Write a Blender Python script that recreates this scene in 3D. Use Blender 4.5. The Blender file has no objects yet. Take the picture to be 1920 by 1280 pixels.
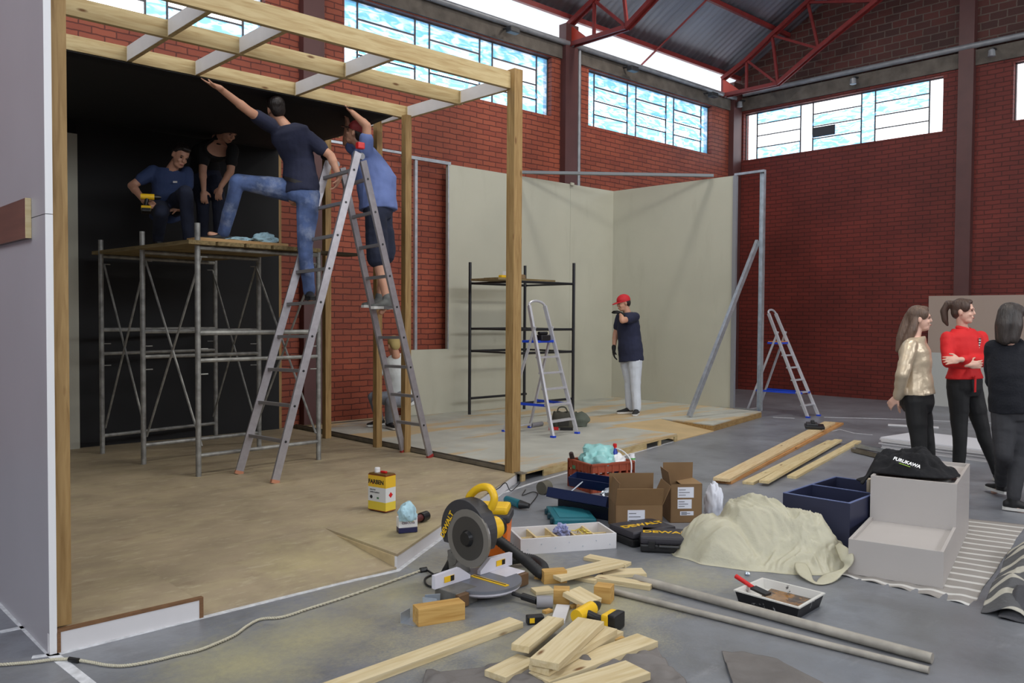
import bpy, bmesh, math, random
from mathutils import Vector, Matrix, noise
random.seed(7)
S = bpy.context.scene
COL = S.collection
V = Vector
# ---------------------------------------------------------------- camera
# world axes follow the hall: X runs along the window wall, Y towards it, Z up; the camera stands at the origin
AZ = math.radians(46.93); PT = math.atan(47/1580); RO = math.radians(.35)
FH = V((math.cos(AZ), math.sin(AZ), 0)); RH = V((math.sin(AZ), -math.cos(AZ), 0)); UP = V((0, 0, 1))
CF = FH*math.cos(PT) - UP*math.sin(PT)
U0 = RH.cross(CF)
CR = RH*math.cos(RO) + U0*math.sin(RO)
CU = -RH*math.sin(RO) + U0*math.cos(RO)
CP = V((0, 0, 1.5))
cam = bpy.data.cameras.new('camera'); cam.lens = 1580/1920*36; cam.sensor_width = 36; cam.clip_end = 300
cam_o = bpy.data.objects.new('camera', cam); COL.objects.link(cam_o)
M_ = Matrix((CR, CU, -CF)).transposed().to_4x4(); M_.translation = CP
cam_o.matrix_world = M_
S.camera = cam_o
# ---------------------------------------------------------------- world, lamps, exposure
S.view_settings.view_transform = 'Standard'; S.view_settings.look = 'None'
S.view_settings.gamma = 1; S.view_settings.use_curve_mapping = False
S.view_settings.exposure = -0.22
W = bpy.data.worlds.new('overcast_sky'); S.world = W; W.use_nodes = True
bgn = W.node_tree.nodes['Background']; bgn.inputs[0].default_value = (.88, .94, 1, 1); bgn.inputs[1].default_value = 3.6
def area(name, loc, target, size, sizey, power, col=(1, 1, 1)):
    l = bpy.data.lights.new(name, 'AREA'); l.shape = 'RECTANGLE'; l.size = size; l.size_y = sizey
    l.energy = power; l.color = col
    o = bpy.data.objects.new(name, l); COL.objects.link(o); o.location = loc
    o.rotation_euler = (V(target) - V(loc)).to_track_quat('-Z', 'Y').to_euler()
    return o
area('daylight_from_far_windows', (9, -7.5, 5.4), (8, 8, 1), 16, 1.4, 700, (.93, .96, 1))
area('hall_lamp_row', (6, 1.5, 7.2), (6.5, 4.0, 0), 5, .5, 300, (1, .97, .9))
area('hall_lamp_over_booth', (3.4, 6.5, 7.5), (3.4, 6.3, 0), 3.2, .35, 90, (1, .97, .9))
area('hall_lamp_over_floor', (10.5, 6.9, 7.4), (10.5, 7.2, 0), .5, .25, 150, (1, .97, .9))
# ---------------------------------------------------------------- pixel helpers (photo pixel -> point in the place)
def ray(px, py): return CF + CR*((px-960)/1580) + CU*((640-py)/1580)
def at(px, py, z=0.0):
    d = ray(px, py); return CP + d*((z-1.5)/d.z)
def atd(px, py, D): return CP + ray(px, py)*D
def aty(px, py, y):
    d = ray(px, py); return CP + d*(y/d.y)
def atx(px, py, x):
    d = ray(px, py); return CP + d*(x/d.x)
# ---------------------------------------------------------------- materials
MATS = {}
def mat(name, col, rough=.6, metal=0, var=.0, vscale=8, bump=0, bscale=60, stretch=None, spec=.5, col2=None, det=4):
    if name in MATS: return MATS[name]
    m = bpy.data.materials.new(name); m.use_nodes = True; MATS[name] = m
    nt = m.node_tree; b = nt.nodes['Principled BSDF']
    b.inputs['Base Color'].default_value = (*col, 1); b.inputs['Roughness'].default_value = rough
    b.inputs['Metallic'].default_value = metal; b.inputs['Specular IOR Level'].default_value = spec
    if var or bump:
        tc = nt.nodes.new('ShaderNodeTexCoord'); mp = nt.nodes.new('ShaderNodeMapping')
        nt.links.new(tc.outputs['Object'], mp.inputs[0])
        if stretch: mp.inputs['Scale'].default_value = stretch
    if var:
        n = nt.nodes.new('ShaderNodeTexNoise'); n.inputs['Scale'].default_value = vscale; n.inputs['Detail'].default_value = det
        nt.links.new(mp.outputs[0], n.inputs['Vector'])
        r = nt.nodes.new('ShaderNodeValToRGB')
        c2 = col2 or tuple(c*(1-var) for c in col)
        r.color_ramp.elements[0].color = (*c2, 1); r.color_ramp.elements[1].color = (*[min(1, c*(1+var*.4)) for c in col], 1)
        r.color_ramp.elements[0].position = .32; r.color_ramp.elements[1].position = .68
        nt.links.new(n.outputs[0], r.inputs[0]); nt.links.new(r.outputs[0], b.inputs['Base Color'])
    if bump:
        n2 = nt.nodes.new('ShaderNodeTexNoise'); n2.inputs['Scale'].default_value = bscale; n2.inputs['Detail'].default_value = 5
        nt.links.new(mp.outputs[0], n2.inputs['Vector'])
        bp = nt.nodes.new('ShaderNodeBump'); bp.inputs['Strength'].default_value = bump; bp.inputs['Distance'].default_value = .02
        nt.links.new(n2.outputs[0], bp.inputs['Height']); nt.links.new(bp.outputs[0], b.inputs['Normal'])
    return m
def srgb(r, g, b):
    f = lambda c: (c/255/12.92 if c/255 <= .04045 else ((c/255+.055)/1.055)**2.4)
    return (f(r), f(g), f(b))
def wood(name, c1, c2, rough=.65, knots=True, sc=(1.2, 14, 14)):
    m = bpy.data.materials.new(name); m.use_nodes = True; MATS[name] = m
    nt = m.node_tree; b = nt.nodes['Principled BSDF']; b.inputs['Roughness'].default_value = rough
    b.inputs['Specular IOR Level'].default_value = .3
    tc = nt.nodes.new('ShaderNodeTexCoord'); mp = nt.nodes.new('ShaderNodeMapping'); mp.inputs['Scale'].default_value = sc
    oi = nt.nodes.new('ShaderNodeObjectInfo'); mu = nt.nodes.new('ShaderNodeMath'); mu.operation = 'MULTIPLY'; mu.inputs[1].default_value = 37
    nt.links.new(oi.outputs['Random'], mu.inputs[0]); nt.links.new(mu.outputs[0], mp.inputs['Location'])
    nt.links.new(tc.outputs['Object'], mp.inputs[0])
    n = nt.nodes.new('ShaderNodeTexNoise'); n.inputs['Scale'].default_value = 3; n.inputs['Detail'].default_value = 6; n.inputs['Distortion'].default_value = .6
    nt.links.new(mp.outputs[0], n.inputs['Vector'])
    r = nt.nodes.new('ShaderNodeValToRGB'); r.color_ramp.elements[0].color = (*c2, 1); r.color_ramp.elements[1].color = (*c1, 1)
    r.color_ramp.elements[0].position = .3; r.color_ramp.elements[1].position = .62
    nt.links.new(n.outputs[0], r.inputs[0])
    out = r.outputs[0]
    if knots:
        mp2 = nt.nodes.new('ShaderNodeMapping'); mp2.inputs['Scale'].default_value = (2.2, 7, 7)
        nt.links.new(mu.outputs[0], mp2.inputs['Location']); nt.links.new(tc.outputs['Object'], mp2.inputs[0])
        vo = nt.nodes.new('ShaderNodeTexVoronoi'); vo.inputs['Scale'].default_value = 1.2
        nt.links.new(mp2.outputs[0], vo.inputs['Vector'])
        r2 = nt.nodes.new('ShaderNodeValToRGB'); r2.color_ramp.elements[0].position = .05; r2.color_ramp.elements[1].position = .12
        nt.links.new(vo.outputs['Distance'], r2.inputs[0])
        mx = nt.nodes.new('ShaderNodeMixRGB'); mx.inputs[1].default_value = (.16, .075, .025, 1)
        nt.links.new(r2.outputs[0], mx.inputs[0]); nt.links.new(out, mx.inputs[2]); out = mx.outputs[0]
    nt.links.new(out, b.inputs['Base Color'])
    bp = nt.nodes.new('ShaderNodeBump'); bp.inputs['Strength'].default_value = .15; bp.inputs['Distance'].default_value = .01
    nt.links.new(n.outputs[0], bp.inputs['Height']); nt.links.new(bp.outputs[0], b.inputs['Normal'])
    return m
def brick(name, c1, c2, mortar, bw, bh, ms, axis='X', bump=.6, blotch=.35):
    m = bpy.data.materials.new(name); m.use_nodes = True; MATS[name] = m
    nt = m.node_tree; b = nt.nodes['Principled BSDF']; b.inputs['Roughness'].default_value = .62; b.inputs['Specular IOR Level'].default_value = .35
    tc = nt.nodes.new('ShaderNodeTexCoord'); sp = nt.nodes.new('ShaderNodeSeparateXYZ'); cb = nt.nodes.new('ShaderNodeCombineXYZ')
    nt.links.new(tc.outputs['Object'], sp.inputs[0]); nt.links.new(sp.outputs[axis], cb.inputs['X']); nt.links.new(sp.outputs['Z'], cb.inputs['Y'])
    t = nt.nodes.new('ShaderNodeTexBrick'); t.inputs['Scale'].default_value = 1
    t.inputs['Brick Width'].default_value = bw; t.inputs['Row Height'].default_value = bh; t.inputs['Mortar Size'].default_value = ms
    t.inputs['Mortar Smooth'].default_value = .3; t.inputs['Bias'].default_value = -.2
    t.inputs['Color1'].default_value = (*c1, 1); t.inputs['Color2'].default_value = (*c2, 1); t.inputs['Mortar'].default_value = (*mortar, 1)
    wn = nt.nodes.new('ShaderNodeTexNoise'); wn.inputs['Scale'].default_value = 9
    nt.links.new(cb.outputs[0], wn.inputs['Vector'])
    va = nt.nodes.new('ShaderNodeVectorMath'); va.operation = 'MULTIPLY_ADD'; va.inputs[1].default_value = (.025, .022, 0)
    nt.links.new(wn.outputs['Color'], va.inputs[0]); nt.links.new(cb.outputs[0], va.inputs[2]); nt.links.new(va.outputs[0], t.inputs['Vector'])
    n = nt.nodes.new('ShaderNodeTexNoise'); n.inputs['Scale'].default_value = .9; n.inputs['Detail'].default_value = 5
    nt.links.new(cb.outputs[0], n.inputs['Vector'])
    r = nt.nodes.new('ShaderNodeValToRGB'); r.color_ramp.elements[0].color = (1-blotch, 1-blotch, 1-blotch, 1); r.color_ramp.elements[0].position = .3; r.color_ramp.elements[1].position = .65
    nt.links.new(n.outputs[0], r.inputs[0])
    mx = nt.nodes.new('ShaderNodeMixRGB'); mx.blend_type = 'MULTIPLY'; mx.inputs[0].default_value = 1
    nt.links.new(t.outputs['Color'], mx.inputs[1]); nt.links.new(r.outputs[0], mx.inputs[2]); nt.links.new(mx.outputs[0], b.inputs['Base Color'])
    inv = nt.nodes.new('ShaderNodeMath'); inv.operation = 'SUBTRACT'; inv.inputs[0].default_value = 1; nt.links.new(t.outputs['Fac'], inv.inputs[1])
    fn = nt.nodes.new('ShaderNodeTexNoise'); fn.inputs['Scale'].default_value = 45; nt.links.new(cb.outputs[0], fn.inputs['Vector'])
    ad = nt.nodes.new('ShaderNodeMath'); ad.operation = 'MULTIPLY_ADD'; ad.inputs[1].default_value = .35
    nt.links.new(fn.outputs[0], ad.inputs[0]); nt.links.new(inv.outputs[0], ad.inputs[2])
    bp = nt.nodes.new('ShaderNodeBump'); bp.inputs['Strength'].default_value = bump; bp.inputs['Distance'].default_value = .015
    nt.links.new(ad.outputs[0], bp.inputs['Height']); nt.links.new(bp.outputs[0], b.inputs['Normal'])
    return m
def grime(m, col, scale=2.0, lo=.5, hi=.62, det=8, stretch=(1, 1, 1), amt=.8, world=True):
    """lay irregular stains over a material's base colour"""
    nt = m.node_tree; b = nt.nodes['Principled BSDF']; s = b.inputs['Base Color']
    mx = nt.nodes.new('ShaderNodeMixRGB'); mx.inputs[2].default_value = (*col, 1)
    if s.is_linked: nt.links.new(s.links[0].from_socket, mx.inputs[1])
    else: mx.inputs[1].default_value = s.default_value
    tc = nt.nodes.new('ShaderNodeTexCoord'); mp = nt.nodes.new('ShaderNodeMapping'); mp.inputs['Scale'].default_value = stretch
    nt.links.new(tc.outputs['Object'], mp.inputs[0])
    n = nt.nodes.new('ShaderNodeTexNoise'); n.inputs['Scale'].default_value = scale; n.inputs['Detail'].default_value = det; n.inputs['Roughness'].default_value = .65
    nt.links.new(mp.outputs[0], n.inputs['Vector'])
    r = nt.nodes.new('ShaderNodeValToRGB'); r.color_ramp.elements[0].position = lo; r.color_ramp.elements[1].position = hi
    r.color_ramp.elements[1].color = (amt, amt, amt, 1)
    nt.links.new(n.outputs[0], r.inputs[0]); nt.links.new(r.outputs[0], mx.inputs[0]); nt.links.new(mx.outputs[0], s)
    return m
def near_mask(m, col, pts, amt=.8, nscale=14, hi=1.62, lo=1.2):
    """stains gathered round given spots (x, y, radius): sawdust, spilt paint"""
    nt = m.node_tree; b = nt.nodes['Principled BSDF']; s = b.inputs['Base Color']
    mx = nt.nodes.new('ShaderNodeMixRGB'); mx.inputs[2].default_value = (*col, 1)
    nt.links.new(s.links[0].from_socket, mx.inputs[1])
    geo = nt.nodes.new('ShaderNodeNewGeometry'); prev = None
    for (x, y, rad) in pts:
        d = nt.nodes.new('ShaderNodeVectorMath'); d.operation = 'DISTANCE'; d.inputs[1].default_value = (x, y, 0)
        nt.links.new(geo.outputs['Position'], d.inputs[0])
        q = nt.nodes.new('ShaderNodeMapRange'); q.inputs[1].default_value = rad; q.inputs[2].default_value = 0
        q.inputs[3].default_value = 0; q.inputs[4].default_value = 1; nt.links.new(d.outputs['Value'], q.inputs[0])
        if prev is None: prev = q.outputs[0]
        else:
            a = nt.nodes.new('ShaderNodeMath'); a.operation = 'MAXIMUM'; nt.links.new(prev, a.inputs[0]); nt.links.new(q.outputs[0], a.inputs[1]); prev = a.outputs[0]
    n = nt.nodes.new('ShaderNodeTexNoise'); n.inputs['Scale'].default_value = nscale; n.inputs['Detail'].default_value = 8; n.inputs['Roughness'].default_value = .75
    nt.links.new(geo.outputs['Position'], n.inputs['Vector'])
    n3 = nt.nodes.new('ShaderNodeTexNoise'); n3.inputs['Scale'].default_value = 2.2; n3.inputs['Detail'].default_value = 3
    nt.links.new(geo.outputs['Position'], n3.inputs['Vector'])
    ml = nt.nodes.new('ShaderNodeMath'); ml.operation = 'MULTIPLY_ADD'; ml.inputs[1].default_value = 1.1
    nt.links.new(prev, ml.inputs[0]); nt.links.new(n.outputs[0], ml.inputs[2])
    m2 = nt.nodes.new('ShaderNodeMath'); m2.operation = 'MULTIPLY_ADD'; m2.inputs[1].default_value = .8
    nt.links.new(n3.outputs[0], m2.inputs[0]); nt.links.new(ml.outputs[0], m2.inputs[2])
    r = nt.nodes.new('ShaderNodeMapRange'); r.inputs[1].default_value = lo; r.inputs[2].default_value = hi; r.inputs[4].default_value = amt
    nt.links.new(m2.outputs[0], r.inputs[0]); nt.links.new(r.outputs[0], mx.inputs[0]); nt.links.new(mx.outputs[0], s)
# ---------------------------------------------------------------- mesh helpers
class MB:
    def __init__(s): s.bm = bmesh.new(); s.mi = 0
    def _f(s, n0):
        s.bm.faces.ensure_lookup_table()
        for f in s.bm.faces[n0:]: f.material_index = s.mi
    def box(s, c, d, rz=0, M=None, bev=0):
        """box by centre and size"""
        n0 = len(s.bm.faces)
        T = Matrix.Translation(c) @ Matrix.Rotation(rz, 4, 'Z') @ Matrix.Diagonal((*d, 1))
        if M is not None: T = M @ T
        r = bmesh.ops.create_cube(s.bm, size=1, matrix=T)
        if bev:
            es = list({e for v in r['verts'] for e in v.link_edges})
            bmesh.ops.bevel(s.bm, geom=es, offset=bev, segments=2, affect='EDGES', profile=.6)
        s._f(n0); return s
    def bb(s, a, b, M=None, bev=0):
        a = V(a); b = V(b); return s.box((a+b)/2, [abs(b[i]-a[i]) for i in range(3)], M=M, bev=bev)
    def bar(s, p, q, w, h=None, up=UP, bev=0):
        """rectangular bar p->q, w across (perpendicular to up), h along up"""
        h = h or w; p = V(p); q = V(q); x = (q-p); L = x.length; x.normalize(); y = V(up).cross(x)
        if y.length < 1e-4: y = V((1, 0, 0)).cross(x) if abs(x.x) < .9 else V((0, 1, 0)).cross(x)
        y.normalize(); z = x.cross(y)
        T = Matrix((x, y, z)).transposed().to_4x4(); T.translation = (p+q)/2
        return s.box((0, 0, 0), (L, w, h), M=T, bev=bev)
    def rings(s, rings, cap=True, closed=False):
        n0 = len(s.bm.faces); vs = [[s.bm.verts.new(p) for p in r] for r in rings]; n = len(rings[0]); k = len(vs)
        for i in range(k if closed else k-1):
            a = vs[i]; b = vs[(i+1) % k]
            for j in range(n):
                try: s.bm.faces.new((a[j], a[(j+1) % n], b[(j+1) % n], b[j]))
                except ValueError: pass
        if cap and not closed:
            for r_ in (vs[0][::-1], vs[-1]):
                try: s.bm.faces.new(r_)
                except ValueError: pass
        s._f(n0); return s
    def tube(s, pts, r, n=10, closed=False, flat=1.0):
        pts = [V(p) for p in pts]; rr = r if isinstance(r, (list, tuple)) else [r]*len(pts); R_ = []; prev = None
        k = len(pts)
        for i, p in enumerate(pts):
            if closed: t = pts[(i+1) % k]-pts[i-1]
            else: t = pts[min(i+1, k-1)]-pts[max(i-1, 0)]
            t.normalize()
            if prev is None: a = t.orthogonal().normalized() if abs(t.z) > .95 else UP.cross(t).normalized()
            else: a = (prev - t*prev.dot(t)).normalized()
            prev = a; b = t.cross(a)
            R_.append([p + (a*math.cos(2*math.pi*j/n) + b*flat*math.sin(2*math.pi*j/n))*rr[i] for j in range(n)])
        return s.rings(R_, closed=closed)
    def lathe(s, c, prof, n=20, M=None):
        """profile [(r,z)] turned about a vertical axis at c"""
        R_ = []
        for (r, z) in prof:
            ring = [V((r*math.cos(2*math.pi*j/n), r*math.sin(2*math.pi*j/n), z)) for j in range(n)]
            R_.append([(M @ p if M is not None else p) + V(c) for p in ring])
        return s.rings(R_)
    def ell(s, c, r, M=None, seg=14):
        n0 = len(s.bm.faces); T = Matrix.Translation(c) @ (M.to_4x4() if M is not None else Matrix()) @ Matrix.Diagonal((*r, 1))
        bmesh.ops.create_uvsphere(s.bm, u_segments=seg, v_segments=max(6, seg*2//3), radius=1, matrix=T); s._f(n0); return s
    def prism(s, poly, vec):
        vec = V(vec); return s.rings([[V(p) for p in poly], [V(p)+vec for p in poly]])
    def build(s, name, m, parent=None, smooth=False, origin=None, bevel=0, angle=40):
        bmesh.ops.recalc_face_normals(s.bm, faces=s.bm.faces)
        me = bpy.data.meshes.new(name)
        if parent is not None:
            off = V(WL[parent.name]) if parent.name in WL else V((0, 0, 0))
        elif origin is not None: off = V(origin)
        else:
            s.bm.verts.ensure_lookup_table(); vs = s.bm.verts
            lo = V([min(v.co[i] for v in vs) for i in range(3)]); hi = V([max(v.co[i] for v in vs) for i in range(3)])
            off = V(((lo.x+hi.x)/2, (lo.y+hi.y)/2, lo.z))
        bmesh.ops.translate(s.bm, verts=s.bm.verts, vec=-off)
        s.bm.to_mesh(me); s.bm.free()
        for x in (m if isinstance(m, (list, tuple)) else [m]): me.materials.append(x)
        o = bpy.data.objects.new(name, me); COL.objects.link(o)
        if parent is not None: o.parent = parent; WL[o.name] = off
        else: o.location = off; WL[o.name] = off
        if smooth:
            for p in me.polygons: p.use_smooth = True
            if angle: me.set_sharp_from_angle(angle=math.radians(angle))
        if bevel:
            b = o.modifiers.new('bevel', 'BEVEL'); b.width = bevel; b.segments = 2; b.limit_method = 'ANGLE'
        return o
WL = {}   # world offset that a parent's mesh coordinates are measured from
def tag(o, label, cat, group=None, kind=None):
    o['label'] = label
    if cat: o['category'] = cat
    if group: o['group'] = group
    if kind: o['kind'] = kind
    return o
def thing(name, label, cat, loc, group=None, rz=0):
    o = bpy.data.objects.new(name, None); COL.objects.link(o); o.location = loc; o.empty_display_size = .1
    WL[o.name] = V(loc); tag(o, label, cat, group); return o
def struct(mb, name, m, label=None, parent=None, **k):
    o = mb.build(name, m, parent, **k)
    if parent is None: o['kind'] = 'structure'
    if label: o['label'] = label
    return o
def local_thing(name, label, cat, loc, rz=0, group=None, rot=None):
    """Empty whose parts are modelled in its own frame"""
    o = bpy.data.objects.new(name, None); COL.objects.link(o); o.location = loc
    o.rotation_euler = rot if rot is not None else (0, 0, rz)
    WL[o.name] = V((0, 0, 0)); tag(o, label, cat, group); return o
def plank(name, label, cat, p, q, w, t, m, group=None, z=None, roll=0, shorten=0, bev=.002):
    """a board: p, q are the world ends of its lower centre line; modelled along local X"""
    p = V(p); q = V(q); d = q-p; L = d.length; x = d.normalized(); y = UP.cross(x).normalized(); zz = x.cross(y)
    if roll:
        Rm = Matrix.Rotation(roll, 3, x); y = Rm @ y; zz = Rm @ zz
    mb = MB(); mb.box((0, 0, t/2), (L, w, t), bev=bev)
    o = mb.build(name, m, None, origin=(0, 0, 0)); T = Matrix((x, y, zz)).transposed().to_4x4(); T.translation = (p+q)/2
    o.matrix_world = T; WL[o.name] = V((0, 0, 0)); tag(o, label, cat, group); return o
def text(s, size, M, m, parent, name='lettering', depth=.0006, bold=False, sx=1):
    c = bpy.data.curves.new(name, 'FONT'); c.body = s; c.size = size; c.align_x = 'CENTER'; c.align_y = 'CENTER'; c.extrude = depth
    if bold: c.offset = size*.03
    o = bpy.data.objects.new(name+'_tmp', c); COL.objects.link(o)
    dg = bpy.context.evaluated_depsgraph_get(); me = bpy.data.meshes.new_from_object(o.evaluated_get(dg))
    bpy.data.objects.remove(o); bpy.data.curves.remove(c)
    me.transform(Matrix.Diagonal((sx, 1, 1, 1))); me.transform(M)
    if parent is not None: me.transform(Matrix.Translation(-WL[parent.name]))
    me.materials.clear(); me.materials.append(m)
    o = bpy.data.objects.new(name, me); COL.objects.link(o); o.parent = parent; WL[o.name] = WL[parent.name]
    return o
def frame(x, y, o):
    x = V(x).normalized(); y = V(y); z = x.cross(y).normalized(); y = z.cross(x)
    T = Matrix((x, y, z)).transposed().to_4x4(); T.translation = o; return T
def fused(mb, voxel=.008, it=3, fac=.5):
    """melt overlapping closed shapes into one continuous skin"""
    me = bpy.data.meshes.new('t'); bmesh.ops.recalc_face_normals(mb.bm, faces=mb.bm.faces); mb.bm.to_mesh(me); mb.bm.free()
    o = bpy.data.objects.new('t', me); COL.objects.link(o)
    r = o.modifiers.new('r', 'REMESH'); r.mode = 'VOXEL'; r.voxel_size = voxel
    if it:
        s = o.modifiers.new('s', 'SMOOTH'); s.iterations = it; s.factor = fac
    dg = bpy.context.evaluated_depsgraph_get(); m2 = bpy.data.meshes.new_from_object(o.evaluated_get(dg))
    bpy.data.objects.remove(o); bpy.data.meshes.remove(me)
    out = MB(); out.bm.from_mesh(m2); bpy.data.meshes.remove(m2); return out
# ================================================================ THE HALL
YW, XW = 9.8, 15.6          # window wall (left) and end wall (right)
brick_red = brick('red painted brick', srgb(156, 80, 58), srgb(138, 66, 50), srgb(98, 47, 38), .26, .078, .008)
brick_dark = brick('red painted brick end wall', srgb(114, 46, 38), srgb(102, 40, 34), srgb(80, 34, 29), .25, .078, .009, axis='Y')
brick_gable = brick('bare hollow brick', srgb(84, 44, 38), srgb(58, 36, 33), srgb(92, 78, 70), .27, .13, .012, axis='Y', bump=.4)
concrete = mat('bare concrete', srgb(96, 88, 80), .85, var=.35, vscale=5, bump=.3)
col_paint = mat('maroon column paint', srgb(82, 48, 46), .5, var=.15, vscale=3)
truss_red = mat('red truss paint', srgb(118, 36, 34), .5, var=.2, vscale=6)
galv = mat('galvanised steel', srgb(188, 194, 200), .35, .75, var=.2, vscale=12)
# floor: grey painted concrete with scuffs, slabs and sawdust
fl = mat('grey painted concrete floor', srgb(130, 133, 140), .36, var=.3, vscale=1.3, bump=.12, bscale=18, det=8)
grime(fl, srgb(84, 85, 90), 3.2, .5, .72, amt=.6)
grime(fl, srgb(158, 158, 164), 2.6, .6, .72, stretch=(1, 3, 1), amt=.5)
near_mask(fl, srgb(92, 90, 86), [(1.6, 3.0, 2.6), (3.2, 2.6, 2.4), (2.6, 1.6, 2.2), (4.2, 1.6, 1.6)], .7, 4, 2.2, 1.3)
near_mask(fl, srgb(178, 170, 134), [(2.2, 3.0, 1.8), (3.2, 2.6, 1.6)], .6, 75, 2.12, 1.75)
near_mask(fl, srgb(176, 168, 128), [(3.3, 3.75, 1.0), (2.6, 3.7, .9), (2.0, 3.5, .9), (3.3, 3.0, 1.0), (1.6, 3.4, .8), (4.0, 2.9, .6), (2.7, 2.6, .7)], .7, 26, 2.1, 1.35)
m = MB(); m.bb((-6, -10, -.1), (XW+.2, YW+.2, 0)); struct(m, 'floor', fl, 'dark grey painted concrete hall floor with scuffs, chalk lines and sawdust')
def wall_with_holes(m, a0, a1, z0, z1, holes, plane, thick, axis):
    """solid wall along an axis with rectangular holes [(a0,a1,z0,z1)] all at one height"""
    def bx(u0, u1, w0, w1):
        if u1-u0 < 1e-4 or w1-w0 < 1e-4: return
        if axis == 'X': m.bb((u0, plane, w0), (u1, plane+thick, w1))
        else: m.bb((plane, u0, w0), (plane+thick, u1, w1))
    h0, h1 = holes[0][2], holes[0][3]
    bx(a0, a1, z0, h0); bx(a0, a1, h1, z1); cur = a0
    for h in sorted(holes): bx(cur, h[0], h0, h1); cur = h[1]
    bx(cur, a1, h0, h1)
ZB, ZT = 4.80, 5.76
wl = [(1.2, 4.95, ZB, ZT), (6.08, 10.02, ZB, ZT), (10.93, 14.66, ZB, ZT)]
m = MB(); wall_with_holes(m, -6, XW+.2, 0, 5.80, wl, YW, .2, 'X'); struct(m, 'wall_left', brick_red, 'red brick side wall with high windows')
rr = lambda y: y*XW/16
wr = [(rr(5.86), rr(9.90), ZB-.02, ZT-.02), (rr(.65), rr(4.73), ZB-.02, ZT-.02)]
m = MB(); wall_with_holes(m, -10, YW, 0, 5.80, wr, XW, .2, 'Y'); struct(m, 'wall_right', brick_dark, 'dark red brick end wall with high windows')
# ring beam
m = MB(); m.bb((-6, YW-.04, 5.78), (XW, YW+.2, 6.02)); struct(m, 'trim_1', concrete, 'concrete beam above the side windows')
m = MB(); m.bb((XW-.04, -10, 5.80), (XW+.2, YW-.04, 6.06)); struct(m, 'trim_2', concrete, 'concrete beam above the end wall windows')
# gable above the end wall
ZE, SL, YR = 6.40, .58, 1.0
zr = lambda y: ZE + SL*(YW-y if y > YR else (YW-YR)-(YR-y))
m = MB(); m.prism([(XW+.02, YW+.2, 6.0), (XW+.02, YW+.2, zr(YW+.2)+.13), (XW+.02, YR, zr(YR)+.13), (XW+.02, -7.8, 6.4), (XW+.02, -7.8, 6.0)], (.18, 0, 0))
struct(m, 'wall_gable', brick_gable, 'bare dark brick gable above the end wall')
# the far side and the rear of the hall: solid below, open window band above
m = MB(); m.bb((-6.2, -8.0, 0), (XW+.2, -7.8, 3.9)); m.bb((-6.2, -8.0, 5.9), (XW+.2, -7.8, 6.5)); struct(m, 'wall_far_side', brick_red, 'brick wall on the side away from the windows')
m = MB(); m.bb((-6.2, -7.8, 0), (-6.0, -3.0, 5.0)); m.bb((-6.2, 2.0, 0), (-6.0, YW, 5.0)); m.bb((-6.2, -3.0, 3.0), (-6.0, 2.0, 5.0)); struct(m, 'wall_rear', brick_dark, 'brick wall at the rear of the hall with a wide doorway')
# columns
def hcol(n, x, y, d=.26, z1=6.3, dx=.3):
    m = MB(); m.bb((x-dx/2, y-.12, 0), (x+dx/2, y+.04, z1)) if d else None
    o = m.build(n, col_paint, None); o['kind'] = 'structure'; return o
for k, (x, lab) in enumerate([(5.56, 'maroon column behind the timber frame'), (10.38, 'maroon column between the two side windows'), (15.42, 'maroon column in the hall corner'), (.6, 'maroon column far left')]):
    o = hcol('column', x, YW, z1=6.35); o['label'] = lab
m = MB(); m.bb((XW-.12, rr(5.32), 0), (XW+.04, rr(5.57), zr(5.4)-.1)); o = m.build('column', col_paint); o['kind'] = 'structure'; o['label'] = 'tall maroon column on the end wall'
# conduits
pipe_m = mat('grey conduit', srgb(140, 142, 146), .45, .3, var=.2)
m = MB(); m.tube([(-4, YW-.1, 6.03), (15.35, YW-.1, 6.03)], .045, 10); o = m.build('conduit_pipe', pipe_m, smooth=True); tag(o, 'long grey conduit along the beam above the side windows', 'pipe')
m = MB(); m.tube([(XW-.1, 9.6, 6.12), (XW-.1, -8, 6.12)], .05, 10); o = m.build('conduit_pipe', pipe_m, smooth=True); tag(o, 'grey conduit along the beam over the end wall windows', 'pipe')
m = MB(); m.tube([(10.62, YW-.06, 1.0), (10.62, YW-.06, 6.0)], .035, 10); o = m.build('conduit_pipe', pipe_m, smooth=True); tag(o, 'grey vertical conduit beside the middle maroon column', 'pipe')
# small flood lamps on the beams
lampm = mat('dark lamp metal', srgb(40, 40, 42), .5)
for (x, lab) in [(8.9, 'small lamp over the long side window'), (11.8, 'small lamp over the left end of the corner side window'), (14.3, 'small lamp over the right end of the corner side window')]:
    t = thing('wall_lamp', lab, 'lamp', (x, YW-.05, 5.9), 'small wall lamps under the conduit')
    m = MB(); m.tube([(x, YW-.05, 5.95), (x, YW-.22, 5.93)], .018, 8); m.build('bracket', lampm, t)
    m = MB(); m.box((x, YW-.26, 5.88), (.2, .12, .09), bev=.015); m.build('lamp_head', lampm, t)
for (y, lab) in [(rr(9.85), 'small lamp at the corner end of the end wall window'), (rr(7.4), 'small lamp over the middle of the end wall window'), (rr(5.0), 'small lamp right of the tall end wall column')]:
    t = thing('wall_lamp', lab, 'lamp', (XW-.05, y, 5.95), 'small wall lamps under the conduit')
    m = MB(); m.tube([(XW-.05, y, 6.0), (XW-.2, y, 5.98)], .018, 8); m.build('bracket', lampm, t)
    m = MB(); m.lathe((XW-.24, y, 5.84), [(.02, .12), (.05, .1), (.06, 0), (.03, -.01)], 10); m.build('lamp_head', pipe_m, t)
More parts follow.
